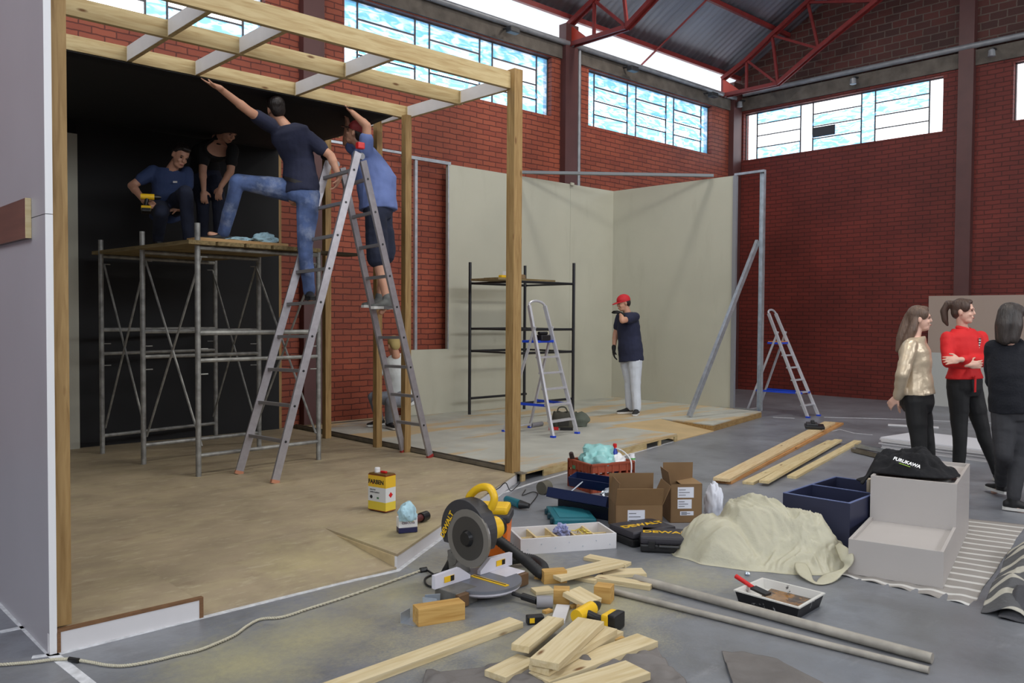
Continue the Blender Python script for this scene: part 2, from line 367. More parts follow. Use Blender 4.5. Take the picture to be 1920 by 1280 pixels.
# roof: corrugated sheets
roofm = mat('corrugated roof sheet', srgb(150, 150, 158), .5, .35, var=.25, vscale=1.5, stretch=(1, .2, .2))
def corr(y0, z0, y1, z1, x0=-4, x1=XW+.9):
    m = MB(); n = int((x1-x0)/.038); bm = m.bm; prev = None
    for i in range(n+1):
        x = x0+(x1-x0)*i/n; dz = .012*math.sin(i*math.pi/2)
        a = bm.verts.new((x, y0, z0+dz)); b = bm.verts.new((x, y1, z1+dz))
        c = bm.verts.new((x, y0, z0+dz+.03)) if False else None
        if prev: bm.faces.new((prev[0], a, b, prev[1]))
        prev = (a, b)
    return m
y_over = YW+1.3
m = corr(y_over, ZE-SL*1.3+.12, YW-.02, zr(YW-.02)+.12)
lite = mat('translucent roof sheet', srgb(226, 228, 232), .4, var=.08, vscale=2); nt = lite.node_tree; b = nt.nodes['Principled BSDF']; ou = [q for q in nt.nodes if q.type == 'OUTPUT_MATERIAL'][0]
mx = nt.nodes.new('ShaderNodeMixShader'); tl = nt.nodes.new('ShaderNodeBsdfTranslucent'); tl.inputs[0].default_value = (.85, .87, .9, 1); mx.inputs[0].default_value = .3; nt.links.new(b.outputs[0], mx.inputs[1]); nt.links.new(tl.outputs[0], mx.inputs[2]); nt.links.new(mx.outputs[0], ou.inputs[0])
struct(m, 'ceiling', lite, 'translucent corrugated eaves sheet beyond the side wall', smooth=True)
m = corr(YW-.02, zr(YW-.02)+.12, YR, zr(YR)+.12)
o = struct(m, 'ceiling', roofm, 'corrugated metal roof seen from below', smooth=True)
so = o.modifiers.new('thick', 'SOLIDIFY'); so.thickness = .004
m = corr(YR, zr(YR)+.12, -7.8, 6.5)
o = struct(m, 'ceiling', roofm, 'corrugated metal roof, far slope', smooth=True)
# purlins (run along X)
for k, y in enumerate([9.75, 8.65, 7.3, 5.95, 4.6, 3.25]):
    m = MB(); m.bb((-4, y-.03, zr(y)+.02), (XW, y+.03, zr(y)+.1)); o = m.build('roof_purlin', truss_red, None)
    tag(o, ['red roof purlin nearest the side wall', 'second red roof purlin from the side wall', 'third red roof purlin from the side wall', 'fourth red roof purlin from the side wall', 'fifth red roof purlin', 'sixth red roof purlin near the ridge'][k], 'roof beam', 'red roof purlins'); o['kind'] = 'structure'
# sag rods
for k, x in enumerate([12.7, 7.9]):
    m = MB(); m.tube([(x, YW+.4, zr(YW+.4)-.0), (x, 2, zr(2))], .018, 6); o = m.build('sag_rod', truss_red); tag(o, 'thin red rod running up the roof between the purlins, %s' % ('near the gable' if k == 0 else 'left of the first truss'), 'rod'); o['kind'] = 'structure'
# trusses
def truss(x0, lab):
    t = thing('roof_truss', lab, 'truss', (x0, YW, 6.0), 'red roof trusses'); t['kind'] = 'structure'
    top = [(9.75, 6.36), (9.2, 6.62), (8.65, 6.98), (7.92, 7.42), (6.6, zr(6.6)), (5.2, zr(5.2)), (3.8, zr(3.8)), (2.4, zr(2.4)), (1.0, zr(1.0)), (-.4, zr(-.4)), (-3, zr(-3)), (-7.6, 6.45)]
    bot = [(9.75, 6.02), (8.51, 6.02), (7.69, 6.51), (6.62, 7.1), (5.0, 7.95), (3.2, 8.75), (1.0, 9.6), (-1.2, 8.75), (-4.5, 7.2), (-7.6, 6.02)]
    P = lambda q, dx=0: (x0+dx, q[0], q[1])
    for nm, ch in (('top_chord', top), ('bottom_chord', bot)):
        m = MB()
        for a, b in zip(ch, ch[1:]):
            for dx in (-.05, .05): m.bar(P(a, dx), P(b, dx), .03, .07, up=(1, 0, 0) if False else UP)
            m.bar(P(a), P(b), .10, .012)
        m.build(nm, truss_red, t)
    m = MB()
    pr = [(top[0], bot[0]), (top[1], (9.2, 6.02)), (top[1], bot[1]), (top[2], bot[1]), (top[3], bot[2]), (top[2], bot[2]), (top[4], bot[3]), (top[3], bot[3]), (top[4], bot[4]), (top[5], bot[4]), (top[6], bot[5]), (top[5], bot[5]), (top[8], bot[6]), (top[7], bot[5]), (top[8], bot[7]), (top[10], bot[8])]
    for a, b in pr: m.bar(P(a), P(b), .045, .045)
    m.build('web', truss_red, t)
    m = MB(); m.prism([(x0-.02, 9.76, 6.02), (x0-.02, 9.3, 6.02), (x0-.02, 9.76, 6.38)], (.04, 0, 0)); m.build('gusset_plate', mat('orange red plate', srgb(176, 58, 40), .5), t)
    return t
truss(10.38, 'red steel roof truss above the middle column'); truss(14.95, 'red steel roof truss in front of the brick gable')
truss(5.5, 'red steel roof truss above the timber frame')
# windows
glassm = bpy.data.materials.new('whitewashed glass'); glassm.use_nodes = True
nt = glassm.node_tree; nt.nodes.clear()
ou = nt.nodes.new('ShaderNodeOutputMaterial'); mx = nt.nodes.new('ShaderNodeMixShader'); tr = nt.nodes.new('ShaderNodeBsdfTranslucent'); tp = nt.nodes.new('ShaderNodeBsdfTransparent')
tc = nt.nodes.new('ShaderNodeTexCoord'); mp = nt.nodes.new('ShaderNodeMapping'); mp.inputs['Rotation'].default_value = (.5, .4, .3); mp.inputs['Scale'].default_value = (1.5, 1.5, 5)
n = nt.nodes.new('ShaderNodeTexNoise'); n.inputs['Scale'].default_value = 2.2; n.inputs['Detail'].default_value = 6; n.inputs['Distortion'].default_value = 1.8
r = nt.nodes.new('ShaderNodeValToRGB'); r.color_ramp.elements[0].color = (.44, .70, .88, 1); r.color_ramp.elements[0].position = .42; r.color_ramp.elements[1].color = (.9, .95, 1, 1); r.color_ramp.elements[1].position = .62
nt.links.new(tc.outputs['Object'], mp.inputs[0]); nt.links.new(mp.outputs[0], n.inputs[0]); nt.links.new(n.outputs[0], r.inputs[0])
nt.links.new(r.outputs[0], tr.inputs[0]); nt.links.new(r.outputs[0], tp.inputs[0])
mx.inputs[0].default_value = .3; nt.links.new(tp.outputs[0], mx.inputs[1]); nt.links.new(tr.outputs[0], mx.inputs[2]); nt.links.new(mx.outputs[0], ou.inputs[0])
clearg = bpy.data.materials.new('clear glass'); clearg.use_nodes = True
nt = clearg.node_tree; nt.nodes.clear(); ou = nt.nodes.new('ShaderNodeOutputMaterial'); mx = nt.nodes.new('ShaderNodeMixShader'); tp = nt.nodes.new('ShaderNodeBsdfTransparent'); gl = nt.nodes.new('ShaderNodeBsdfGlossy'); gl.inputs['Roughness'].default_value = .1
mx.inputs[0].default_value = .06; nt.links.new(tp.outputs[0], mx.inputs[1]); nt.links.new(gl.outputs[0], mx.inputs[2]); nt.links.new(mx.outputs[0], ou.inputs[0])
winframe = mat('dark window frame', srgb(70, 66, 68), .5)
def window(name, a0, a1, z0, z1, axis, lab, clearness):
    """three louvre bays between four narrow fixed strips"""
    m = MB(); P = (lambda u, d, z: V((u, YW+.10+d, z))) if axis == 'X' else (lambda u, d, z: V((XW+.10+d, u, z)))
    L = a1-a0; s = .066*L; w = (L-4*s)/3; cuts = [a0]
    for i in range(3): cuts += [cuts[-1]+s, cuts[-1]+s+w]
    cuts.append(a1); rows = [z0+(z1-z0)*k/4 for k in range(5)]
    for c in cuts[1:-1]: m.bar(P(c, 0, z0), P(c, 0, z1), .022, .022)
    t_ = .02
    for z in (z0+.008, z1-.008): m.bar(P(a0, 0, z), P(a1, 0, z), t_, t_)
    for c in (a0+.008, a1-.008): m.bar(P(c, 0, z0), P(c, 0, z1), t_, t_)
    for i in range(3):
        for z in rows[1:-1]: m.bar(P(cuts[1+2*i], 0, z), P(cuts[2+2*i], 0, z), .02, .02)
    fr = struct(m, name, winframe, lab)
    def pane(c0, c1, za, zb, tilt, gm, nm='pane'):
        q = MB(); zc = (za+zb)/2; h = (zb-za)/2*1.02
        pts = [P(c0, math.sin(tilt)*h, zc-h*math.cos(tilt)), P(c1, math.sin(tilt)*h, zc-h*math.cos(tilt)), P(c1, -math.sin(tilt)*h, zc+h*math.cos(tilt)), P(c0, -math.sin(tilt)*h, zc+h*math.cos(tilt))]
        q.prism(pts, (0, .004, 0) if axis == 'X' else (.004, 0, 0)); q.build(nm, gm, fr)
    for i in range(4): pane(cuts[2*i], cuts[2*i+1], z0, z1, 0, clearg if (clearness > .5 and i != 1) else glassm)
    for i in range(3):
        for k in range(4):
            tilt = 0 if k in (0, 3) else random.uniform(-.5, -.3)
            gm = glassm if (random.random() > clearness*(.3 if k == 0 else .9)) else clearg
            pane(cuts[2*i+1], cuts[2*i+2], rows[k], rows[k+1], tilt, gm)
    return fr, cuts, rows, P
window('window_1', *wl[0], 'X', 'high side window at far left behind the beams', .3)
window('window_2', *wl[1], 'X', 'long high side window with blue streaked louvre panes', .2)
window('window_3', *wl[2], 'X', 'high side window next to the hall corner', .15)
fr, cuts, rows, P = window('window_4', *wr[0], 'Y', 'high bright end wall window with one dark patch', .6)
m = MB(); a, b = cuts[3]+.35, cuts[4]-.02; m.bb((XW+.06, a+.15, rows[1]+.02), (XW+.075, b, rows[2]-.03)); m.build('cardboard_patch', mat('dark patch', srgb(60, 62, 68), .8), fr)
window('window_5', *wr[1], 'Y', 'end wall window cut by the right edge of the photo', .7)
# floor lines and chalk
tape = mat('white floor paint', srgb(205, 206, 210), .7, var=.25, vscale=25)
def strip(pts, w, lab, name='floor_line', z=.002, m_=None):
    m = MB(); R_ = []
    for i, p in enumerate(pts):
        t = (pts[min(i+1, len(pts)-1)]-pts[max(i-1, 0)]).normalized(); n_ = UP.cross(t)*w/2
        R_.append([p-n_, p+n_, p+n_+V((0, 0, z)), p-n_+V((0, 0, z))])
    m.rings(R_); o = m.build(name, m_ or tape); tag(o, lab, 'floor marking'); o['kind'] = 'structure'; return o
strip([at(60, 1232), at(108, 1226), at(370, 1160), at(640, 1093), at(744, 1070)], .035, 'white painted line along the platform front edge')
strip([at(744, 1071), at(860, 985), at(940, 925), at(1000, 905), at(1150, 860), at(1275, 824), at(1340, 804), at(1418, 780)], .03, 'white painted line curving along the platform right edge')
strip([at(0, 1128), at(100, 1228), at(178, 1290)], .045, 'white line running under the left panel toward the camera')
strip([at(0, 1185), at(48, 1175)], .04, 'short white line left of the panel')
strip([at(1545, 782), at(1700, 786), at(1930, 796)], .045, 'white line across the floor by the right stepladder')
strip([at(1450, 782), at(1490, 784)], .05, 'white paint smear by the right stepladder feet')
strip([at(1560, 808), at(1575, 805), at(1602, 812), at(1636, 815)], .02, 'faint chalk scribble on the floor near the long planks')
# ================================================================ THE BOOTHS
pine = wood('pine', srgb(196, 176, 132), srgb(172, 146, 100), .6)
pine_y = wood('yellow pine', srgb(162, 132, 86), srgb(134, 104, 62), .55)
pine_l = wood('pale pine', srgb(214, 196, 154), srgb(196, 172, 124), .6)
mdf = mat('dusty plywood deck', srgb(164, 148, 122), .62, var=.22, vscale=2.4, det=8)
grime(mdf, srgb(176, 162, 128), 3.5, .45, .68, stretch=(1, 2.2, 1), amt=.6)
grime(mdf, srgb(132, 104, 80), 1.6, .62, .8, stretch=(.8, 2, 1), amt=.45)
grime(mdf, srgb(196, 184, 156), 13, .56, .66, stretch=(.6, 1.6, 1), amt=.35, det=6)
grime(mdf, srgb(120, 100, 78), 5, .58, .72, stretch=(.6, 1.6, 1), amt=.4, det=6)
near_mask(mdf, srgb(196, 184, 128), [(3.1, 4.6, .9), (2.5, 4.45, .7), (4.0, 5.1, .5)], .5, 12, 2.3, 1.4)
mdf_edge = mat('plywood edge', srgb(118, 84, 54), .7, var=.3, vscale=20, stretch=(1, 1, 14))
white_board = mat('white board', srgb(208, 206, 208), .45, var=.06, vscale=4)
grey_panel = mat('grey white laminate', srgb(150, 147, 153), .35, var=.04, vscale=2)
black_panel = mat('black painted panel', srgb(15, 15, 18), .75, var=.25, vscale=1.5)
charcoal = mat('black backdrop', srgb(14, 14, 18), .85, var=.2, vscale=2)
plaster = mat('off white wall board', srgb(180, 178, 162), .6, var=.05, vscale=1.4)
grime(plaster, srgb(162, 158, 142), 1.1, .55, .75, stretch=(2.5, 2.5, .6), amt=.5)
deck2m = mat('white smeared plywood', srgb(186, 186, 176), .6, var=.15, vscale=2.5)
grime(deck2m, srgb(196, 166, 118), .75, .5, .56, stretch=(.45, 2.2, 1), det=5, amt=.85)
grime(deck2m, srgb(168, 166, 158), 6, .5, .7, amt=.4)
# --- left platform
t = thing('wooden_platform', 'plywood platform under the timber frame, with a ramp cut into its front', 'platform', (3, 6.5, 0))
ZP = .09
m = MB(); n0 = .075
m.prism([(1.05, 4.90, n0), (1.05, 4.075, n0), (1.69, 4.075, n0), (1.69, 4.90, n0)], (0, 0, .015))
m.prism([(1.05, 4.90, n0), (2.89, 4.90, n0), (2.89, 4.075, n0), (5.20, 5.49, n0), (5.25, 5.54, n0), (5.25, 9.62, n0), (1.05, 9.62, n0)], (0, 0, .015))
m.build('deck_sheet', mdf, t)
m = MB(); m.prism([(1.69, 4.90, .09), (1.69, 4.08, .012), (1.69, 4.08, .0), (1.69, 4.90, .07)], (1.2, 0, 0)); m.build('ramp', mdf, t)
m = MB(); m.bar((2.885, 4.085, .0375), (5.2, 5.50, .0375), .018, .075); m.build('side_board', white_board, t)
m = MB(); m.prism([(2.89, 4.09, .0), (2.89, 4.09, .075), (2.89, 4.9, .075)], (-.012, 0, 0)); m.build('ramp_cheek', mat('dusty board', srgb(190, 170, 130), .7, var=.2), t)
m = MB(); m.bb((1.06, 4.09, 0), (1.67, 4.12, .075)); m.bb((1.06, 5.5, 0), (5.2, 5.53, .07)); m.bb((1.06, 9.5, 0), (5.2, 9.55, .07)); m.bb((5.2, 5.6, 0), (5.24, 9.6, .07)); m.build('joist', pine_y, t)
m = MB(); m.bb((1.05, 4.055, 0), (1.69, 4.075, .092)); m.bb((1.02, 4.06, 0), (1.03, 4.08, .09))
o = m.build('kick_board', white_board); tag(o, 'white kick board with brown edges at the platform front left', 'board')
m = MB(); m.bb((1.05, 4.053, .092), (1.71, 4.08, .104)); m.bb((1.69, 4.053, 0), (1.71, 4.078, .092)); m.bb((1.05, 4.052, 0), (1.066, 4.056, .092)); m.build('brown_edge', mdf_edge, o)
# --- grey white left wall panel
o = MB().bb((1.022, 4.055, .0), (1.05, 9.62, 1.93)).build('wall_panel', grey_panel, bevel=.001); tag(o, 'lower grey white panel at the far left edge, standing on the floor', 'wall panel'); MB().bb((1.021, 4.052, .0), (1.051, 4.0551, 1.93)).build('white_edge', mat('white edge band', srgb(222, 222, 224), .4), o)
o = MB().bb((1.022, 4.055, 1.933), (1.05, 9.62, 3.66)).build('wall_panel', grey_panel, bevel=.001); tag(o, 'upper grey white panel at the far left edge, above the seam', 'wall panel'); MB().bb((1.021, 4.052, 1.933), (1.051, 4.0551, 3.66)).build('white_edge', MATS['white edge band'], o)
m = MB(); m.bb((.998, 4.285, 1.84), (1.021, 8.0, 2.02)); o = m.build('mounted_plank', mat('dark brown laminate', srgb(98, 66, 58), .5, var=.3, vscale=6, stretch=(1, .3, 3)))
tag(o, 'short dark brown plank fixed across the far left panel', 'board')
m = MB(); m.bb((.998, 4.278, 1.84), (1.021, 4.286, 2.02)); m.build('raw_edge', pine_l, o)
# --- timber posts
def post(x, y, z0, z1, w, lab, mm=pine_y, grp='timber posts of the booth'):
    m = MB(); m.box((0, 0, 0), (z1-z0, w, w), bev=.003); o = m.build('timber_post', mm, origin=(0, 0, 0))
    o.matrix_world = Matrix(((0, 0, 1, x), (0, 1, 0, y), (-1, 0, 0, (z0+z1)/2), (0, 0, 0, 1))); WL[o.name] = V((0, 0, 0))
    tag(o, lab, 'post', grp); return o
post(1.088, 4.12, .105, 3.66, .066, 'thick timber post against the far left panel')
post(5.20, 5.545, .09, 3.70, .10, 'tall front timber post in the middle of the photo, free on both sides')
post(5.14, 7.10, .09, 3.55, .075, 'timber post just right of the long ladder, beside the wall opening')
post(5.10, 7.56, .09, 3.66, .07, 'timber post behind the long ladder with a man crouching past it')
post(5.04, 8.50, .09, 3.66, .075, 'timber post between the tall scaffold and the long ladder')
post(5.03, 9.66, .09, 3.66, .075, 'timber post at the right end of the black backdrop')
# --- roof beams of the frame (boards on edge)
def beam(x0, x1, y, z0, z1, lab, mm=pine):
    m = MB(); m.box((0, 0, 0), (x1-x0, .045, z1-z0), bev=.002); o = m.build('timber_beam', mm, origin=(0, 0, 0)); o.location = ((x0+x1)/2, y, (z0+z1)/2)
    WL[o.name] = V((0, 0, 0)); tag(o, lab, 'beam', 'long timber beams of the booth roof'); return o
beam(1.06, 5.15, 5.57, 3.53, 3.68, 'front beam of the booth roof, nearest the camera')
beam(1.06, 5.22, 6.32, 3.53, 3.66, 'second beam of the booth roof, behind the front one')
beam(1.06, 5.24, 7.18, 3.54, 3.66, 'third beam of the booth roof, along the black ceiling edge')
beam(3.6, 5.20, 8.50, 3.54, 3.66, 'short rear beam of the booth roof behind the raised arms')
white_und = mat('white faced board', srgb(206, 200, 196), .5, var=.05)
cx = 0
rafters = [(2.42, 5.6, 6.29, 'left rafter, front bay'), (2.42, 6.35, 7.15, 'left rafter, rear bay'), (2.98, 5.6, 7.15, 'grey rafter held by the raised hand'), (3.92, 5.6, 6.29, 'rafter above the man on the ladder, front bay'), (3.92, 6.35, 7.15, 'rafter above the man on the ladder, rear bay'), (5.19, 5.6, 6.29, 'rafter at the front post, front bay'), (5.19, 6.35, 7.15, 'rafter at the front post, rear bay'), (5.14, 7.21, 8.48, 'rafter at the back right of the booth roof')]
for (x, y0, y1, lab) in rafters:
    m = MB(); m.bb((x-.015, y0, 3.535), (x+.02, y1, 3.655)); o = m.build('cross_rafter', pine); tag(o, 'white faced '+lab, 'rafter', 'cross rafters of the booth roof')
    m = MB(); m.bb((x-.018, y0+.02, 3.537), (x-.0152, y1-.02, 3.653)); m.build('white_face', white_und, o)
# --- black ceiling sheet being lifted: flat at left, sagging at its free right corner
m = MB(); nx, ny = 36, 14; g = []
for i in range(nx+1):
    u = i/nx; row = []
    for j in range(ny+1):
        v = j/ny; x = 1.06+u*3.92; y = 7.12+v*2.436; sag = max(0, (u-.4)/.6)
        z = 3.522 - .12*math.sin(sag*math.pi)*math.sin(v*math.pi) - .05*sag*math.sin(v*math.pi)
        row.append(m.bm.verts.new((x, y, z)))
    g.append(row)
for i in range(nx):
    for j in range(ny): m.bm.faces.new((g[i][j], g[i+1][j], g[i+1][j+1], g[i][j+1]))
o = m.build('ceiling_sheet', charcoal, smooth=True, angle=0); tag(o, 'black ceiling sheet sagging at its free right corner over the men', 'sheet'); so = o.modifiers.new('thick', 'SOLIDIFY'); so.thickness = .006
# --- backdrop
m = MB(); m.bb((2.70, 9.56, .09), (5.0, 9.60, 3.62)); o = m.build('backdrop_panel', black_panel); tag(o, 'tall black backdrop panel behind the scaffold', 'wall panel')
m = MB(); m.bb((1.06, 9.50, .09), (2.70, 9.54, 3.36)); o = m.build('backdrop_panel', plaster); tag(o, 'pale strip of wall panel left of the black backdrop', 'wall panel')
m = MB(); m.bb((1.06, 9.55, 3.3), (2.7, 9.60, 3.6)); o = m.build('backdrop_panel', charcoal); tag(o, 'black panel above the pale strip at the back left', 'wall panel')
m = MB(); m.bb((5.10, 9.68, .2), (5.36, 9.72, 2.0)) if False else None
# --- grey channel on the floor
m = MB(); m.bb((5.17, 5.62, .09), (5.245, 9.6, .096)); m.bb((5.17, 5.62, .09), (5.174, 9.6, .13)); m.bb((5.241, 5.62, .09), (5.245, 9.6, .13)); m.bb((5.17, 5.4, .09), (5.245, 5.49, .1))
dusty = mat('dusty grey metal', srgb(128, 120, 106), .6, .4, var=.3, vscale=10); o = m.build('floor_channel', dusty); tag(o, 'dusty grey metal channel between the two platforms', 'metal channel')
# --- right platform
t = thing('wooden_platform', 'white smeared plywood platform with gaps in its front, under the man in the red cap', 'platform', (8.5, 8, 0))
E0, E1, E2, E3 = (5.26, 5.50), (8.42, 6.07), (9.50, 6.28), (11.42, 6.70)
m = MB()
m.prism([(*E0, n0), (*E1, n0), (8.42, 7.12, n0), (9.52, 7.12, n0), (*E2, n0), (*E3, n0), (11.55, 9.66, n0), (5.26, 9.66, n0)], (0, 0, .015)); m.bb((5.3, 9.6, .075), (7.3, 9.78, .09)); m.build('deck_sheet', deck2m, t)
m = MB(); rx0, rx1 = 8.42, 9.50
vs = [(rx0, 7.12, .09), (rx1, 7.12, .09), (rx1, 6.26, .01), (rx0, 6.07, .01)]
m.prism(vs, (0, 0, -.012)); m.build('ramp', mat('sandy plywood', srgb(196, 170, 126), .65, var=.12, vscale=3), t)
def riser(a, b, gaps):
    m = MB(); A = V((*a, .0375)); B = V((*b, .0375)); L = (B-A).length; d = (B-A)/L; cur = 0
    for g0, g1 in gaps+[(L, L)]:
        if g0 > cur: m.bar(A+d*cur, A+d*g0, .018, .074)
        cur = g1
    m.bar(A+UP*.03, B+UP*.03, .019, .012); return m
riser(E0, E1, [(.06, .36), (2.42, 2.72), (2.78, 3.14)]).build('riser', pine, t)
riser(E2, E3, []).build('riser', pine_y, t)
m = MB(); m.prism([(9.49, 6.28, 0), (9.49, 6.28, .075), (9.49, 7.1, .075)], (.01, 0, 0)); m.build('ramp_cheek', pine_y, t)
m = MB(); m.bb((5.3, 6.9, 0), (11.3, 6.94, .07)); m.bb((5.3, 8.6, 0), (11.3, 8.64, .07)); m.build('joist', pine_y, t)
# --- partition walls of the right booth
m = MB(); m.bb((6.95, 9.62, .09), (7.11, 9.66, 1.02)); m.bb((7.11, 9.62, .09), (7.70, 9.66, 1.02)); m.bb((7.70, 9.62, .09), (9.1, 9.66, 3.70)); m.bb((9.103, 9.62, .09), (10.3, 9.66, 3.70)); m.bb((10.303, 9.62, .09), (11.40, 9.66, 3.70))
o = m.build('partition_wall', plaster); tag(o, 'off white partition along the brick wall, with a tall opening at its left', 'partition')
m = MB(); m.bb((7.70, 9.615, 1.02), (7.72, 9.665, 3.70)); m.bb((7.12, 9.63, 1.02), (7.165, 9.67, 3.7)); m.build('opening_stud', galv, o)
m = MB(); m.bb((6.9, 9.612, 3.69), (7.75, 9.67, 3.735)); m.build('top_rail', galv, o)
ax, ay, bx_, by_ = 11.40, 9.62, 11.47, 7.22
m = MB(); m.bar((ax+.02, ay, 1.895), (bx_+.02, by_, 1.895), .04, 3.61); o = m.build('partition_wall', plaster); tag(o, 'off white partition behind the man in the red cap, ending at the open metal frame', 'partition')
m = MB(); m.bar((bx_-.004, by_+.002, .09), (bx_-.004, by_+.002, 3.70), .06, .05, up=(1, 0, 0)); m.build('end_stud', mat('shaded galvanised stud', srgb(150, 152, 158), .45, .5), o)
t = thing('metal_door_frame', 'open galvanised steel frame at the right end of the booth', 'metal frame', (11.5, 6.8, .09))
m = MB()
for dy in (-.035, .035): m.bb((11.49, 6.78+dy-.002, .09), (11.54, 6.78+dy+.002, 3.73))
m.bb((11.538, 6.745, .09), (11.542, 6.815, 3.73)); m.build('stud', galv, t)
m = MB(); m.bb((11.47, 6.74, 3.70), (11.53, 7.25, 3.735)); m.build('top_rail', galv, t)
m = MB(); m.bb((11.48, 6.8, .09), (11.53, 7.2, .105)); m.build('bottom_track', galv, t)
def channel(p, q, w, lab, name='steel_profile', up=UP, mm=galv):
    p = V(p); q = V(q); m = MB(); x = (q-p).normalized(); y = V(up).cross(x).normalized(); z = x.cross(y)
    m.bar(p, q, w, .003, up=up); m.bar(p+y*w/2+z*w*.3, q+y*w/2+z*w*.3, .003, w*.6, up=up); m.bar(p-y*w/2+z*w*.3, q-y*w/2+z*w*.3, .003, w*.6, up=up)
    o = m.build(name, mm); return tag(o, lab, 'metal profile')
channel((9.02, 9.6, 3.72), (11.45, 7.62, 3.72), .07, 'long galvanised profile bridging the corner on top of the partitions', mm=mat('dull galvanised', srgb(120, 124, 128), .6, .2))
channel((11.46, 6.80, 2.66), (9.93, 6.93, .10), .075, 'galvanised profile leaning as a brace against the open frame', up=(0, 1, 0))
channel((5.25, 9.62, 3.73), (6.9, 9.62, 3.73), .05, 'galvanised rail running left from the wall opening')
m = MB(); m.box((10.32, 9.60, 3.70), (.08, .03, .05), bev=.008); o = m.build('cable_clip', plaster); tag(o, 'small plaster lump on the partition top by the conduit', 'clip')
# ================================================================ SCAFFOLDS
steel = mat('weathered grey scaffold tube', srgb(150, 150, 146), .5, .35, var=.4, vscale=14)
steel_b = mat('black scaffold tube', srgb(34, 34, 38), .45, .3)
plk = wood('worn scaffold plank', srgb(140, 122, 84), srgb(104, 88, 58), .75, knots=False)
t = thing('scaffold', 'tall grey tube scaffold with crossed braces, men working on top', 'scaffold', (3.5, 8.1, .09))
rows = [((3.00, 7.20), (4.22, 7.27)), ((2.86, 8.12), (4.07, 8.22)), ((2.77, 9.01), (4.06, 9.26))]
tops = [(2.29, 2.12), (2.27, 2.12), (2.24, 2.12)]
for r_, (a, b) in enumerate(rows):
    for k, (x, y) in enumerate((a, b)):
        m = MB(); m.tube([(x, y, .09), (x, y, tops[r_][k])], .024, 10); l = m.build('leg', steel, t, smooth=True)
        s = 1 if k == 0 else -1
        for z in (1.2, .98, 2.0): m = MB(); m.tube([(x+.02*s, y, z), (x+.09*s, y+.005, z)], .006, 6); m.build('peg', steel, l)
    for z, rd in ((2.08, .02), (1.34, .022), (1.10, .018), (.27, .018)):
        m = MB(); m.tube([(*a, z), (*b, z+.0)], rd, 8); m.build('rung', steel, t, smooth=True)
for r_ in (0, 1):
    for k in (0, 1):
        a = rows[r_][k]; b = rows[r_+1][k]; s = .03 if k == 0 else -.03
        for (z0, z1, d) in ((2.0, .35, .0), (.35, 2.0, .02)):
            m = MB(); m.tube([(a[0]+s, a[1], z0), ((a[0]+b[0])/2+s, (a[1]+b[1])/2, (z0+z1)/2), (b[0]+s, b[1], z1)], .011, 6); m.build('cross_brace', steel, t, smooth=True)
ZD = 2.10
for k, (x, lab) in enumerate([(2.98, 'scaffold deck plank at the left edge'), (3.24, 'scaffold deck plank, second from the left edge'), (3.50, 'scaffold deck plank, third from the left edge'), (3.76, 'scaffold deck plank, fourth from the left edge'), (4.01, 'scaffold deck plank at the right edge')]):
    plank('scaffold_plank', lab, 'plank', (x+.03, 7.12, ZD), (x-.12, 9.2, ZD), .245, .035, plk, 'planks of the tall scaffold deck')
plank('scaffold_plank', 'long dark plank laid across the deck, reaching past its right end', 'plank', (3.15, 7.75, ZD+.036), (4.98, 7.85, ZD+.036), .22, .03, wood('dark plank', srgb(84, 74, 56), srgb(56, 48, 38), .8, knots=False), 'planks of the tall scaffold deck')
plank('scaffold_plank', 'pale short plank on the deck under the crumpled cloth', 'plank', (3.02, 7.36, ZD+.036), (3.92, 7.42, ZD+.036), .2, .04, wood('pale plank', srgb(196, 160, 112), srgb(168, 130, 86), .7, knots=False), 'planks of the tall scaffold deck')
# black scaffold
t = thing('scaffold', 'black tube scaffold tower beside the partition wall', 'scaffold', (8.4, 8.7, .09))
X0, X1, Y0, Y1 = 7.80, 8.93, 8.26, 9.23
for (x, y) in ((X0, Y1), (X0+.06, Y0), (X1, Y0), (X1-.04, Y1)):
    m = MB(); m.tube([(x, y, .09), (x, y, 2.27)], .022, 8); m.build('leg', steel_b, t, smooth=True)
for y in (Y0, Y1):
    for z in (1.97, 1.32, 1.0, .32):
        m = MB(); m.tube([(X0+(.06 if y == Y0 else 0), y, z), (X1, y, z)], .018, 8); m.build('rung', steel_b, t, smooth=True)
for x in (X0+.03, X1-.02):
    for z in (1.97, 1.32, 1.0): m = MB(); m.tube([(x, Y0, z), (x, Y1, z)], .014, 8); m.build('side_rail', steel_b, t, smooth=True)
plank('scaffold_plank', 'plank on the black scaffold, nearer the camera', 'plank', (7.55, 8.5, 1.992), (8.7, 8.55, 1.992), .28, .03, plk, 'planks of the black scaffold')
plank('scaffold_plank', 'plank on the black scaffold, nearer the wall', 'plank', (7.62, 8.86, 1.992), (8.8, 8.86, 1.992), .28, .03, plk, 'planks of the black scaffold')
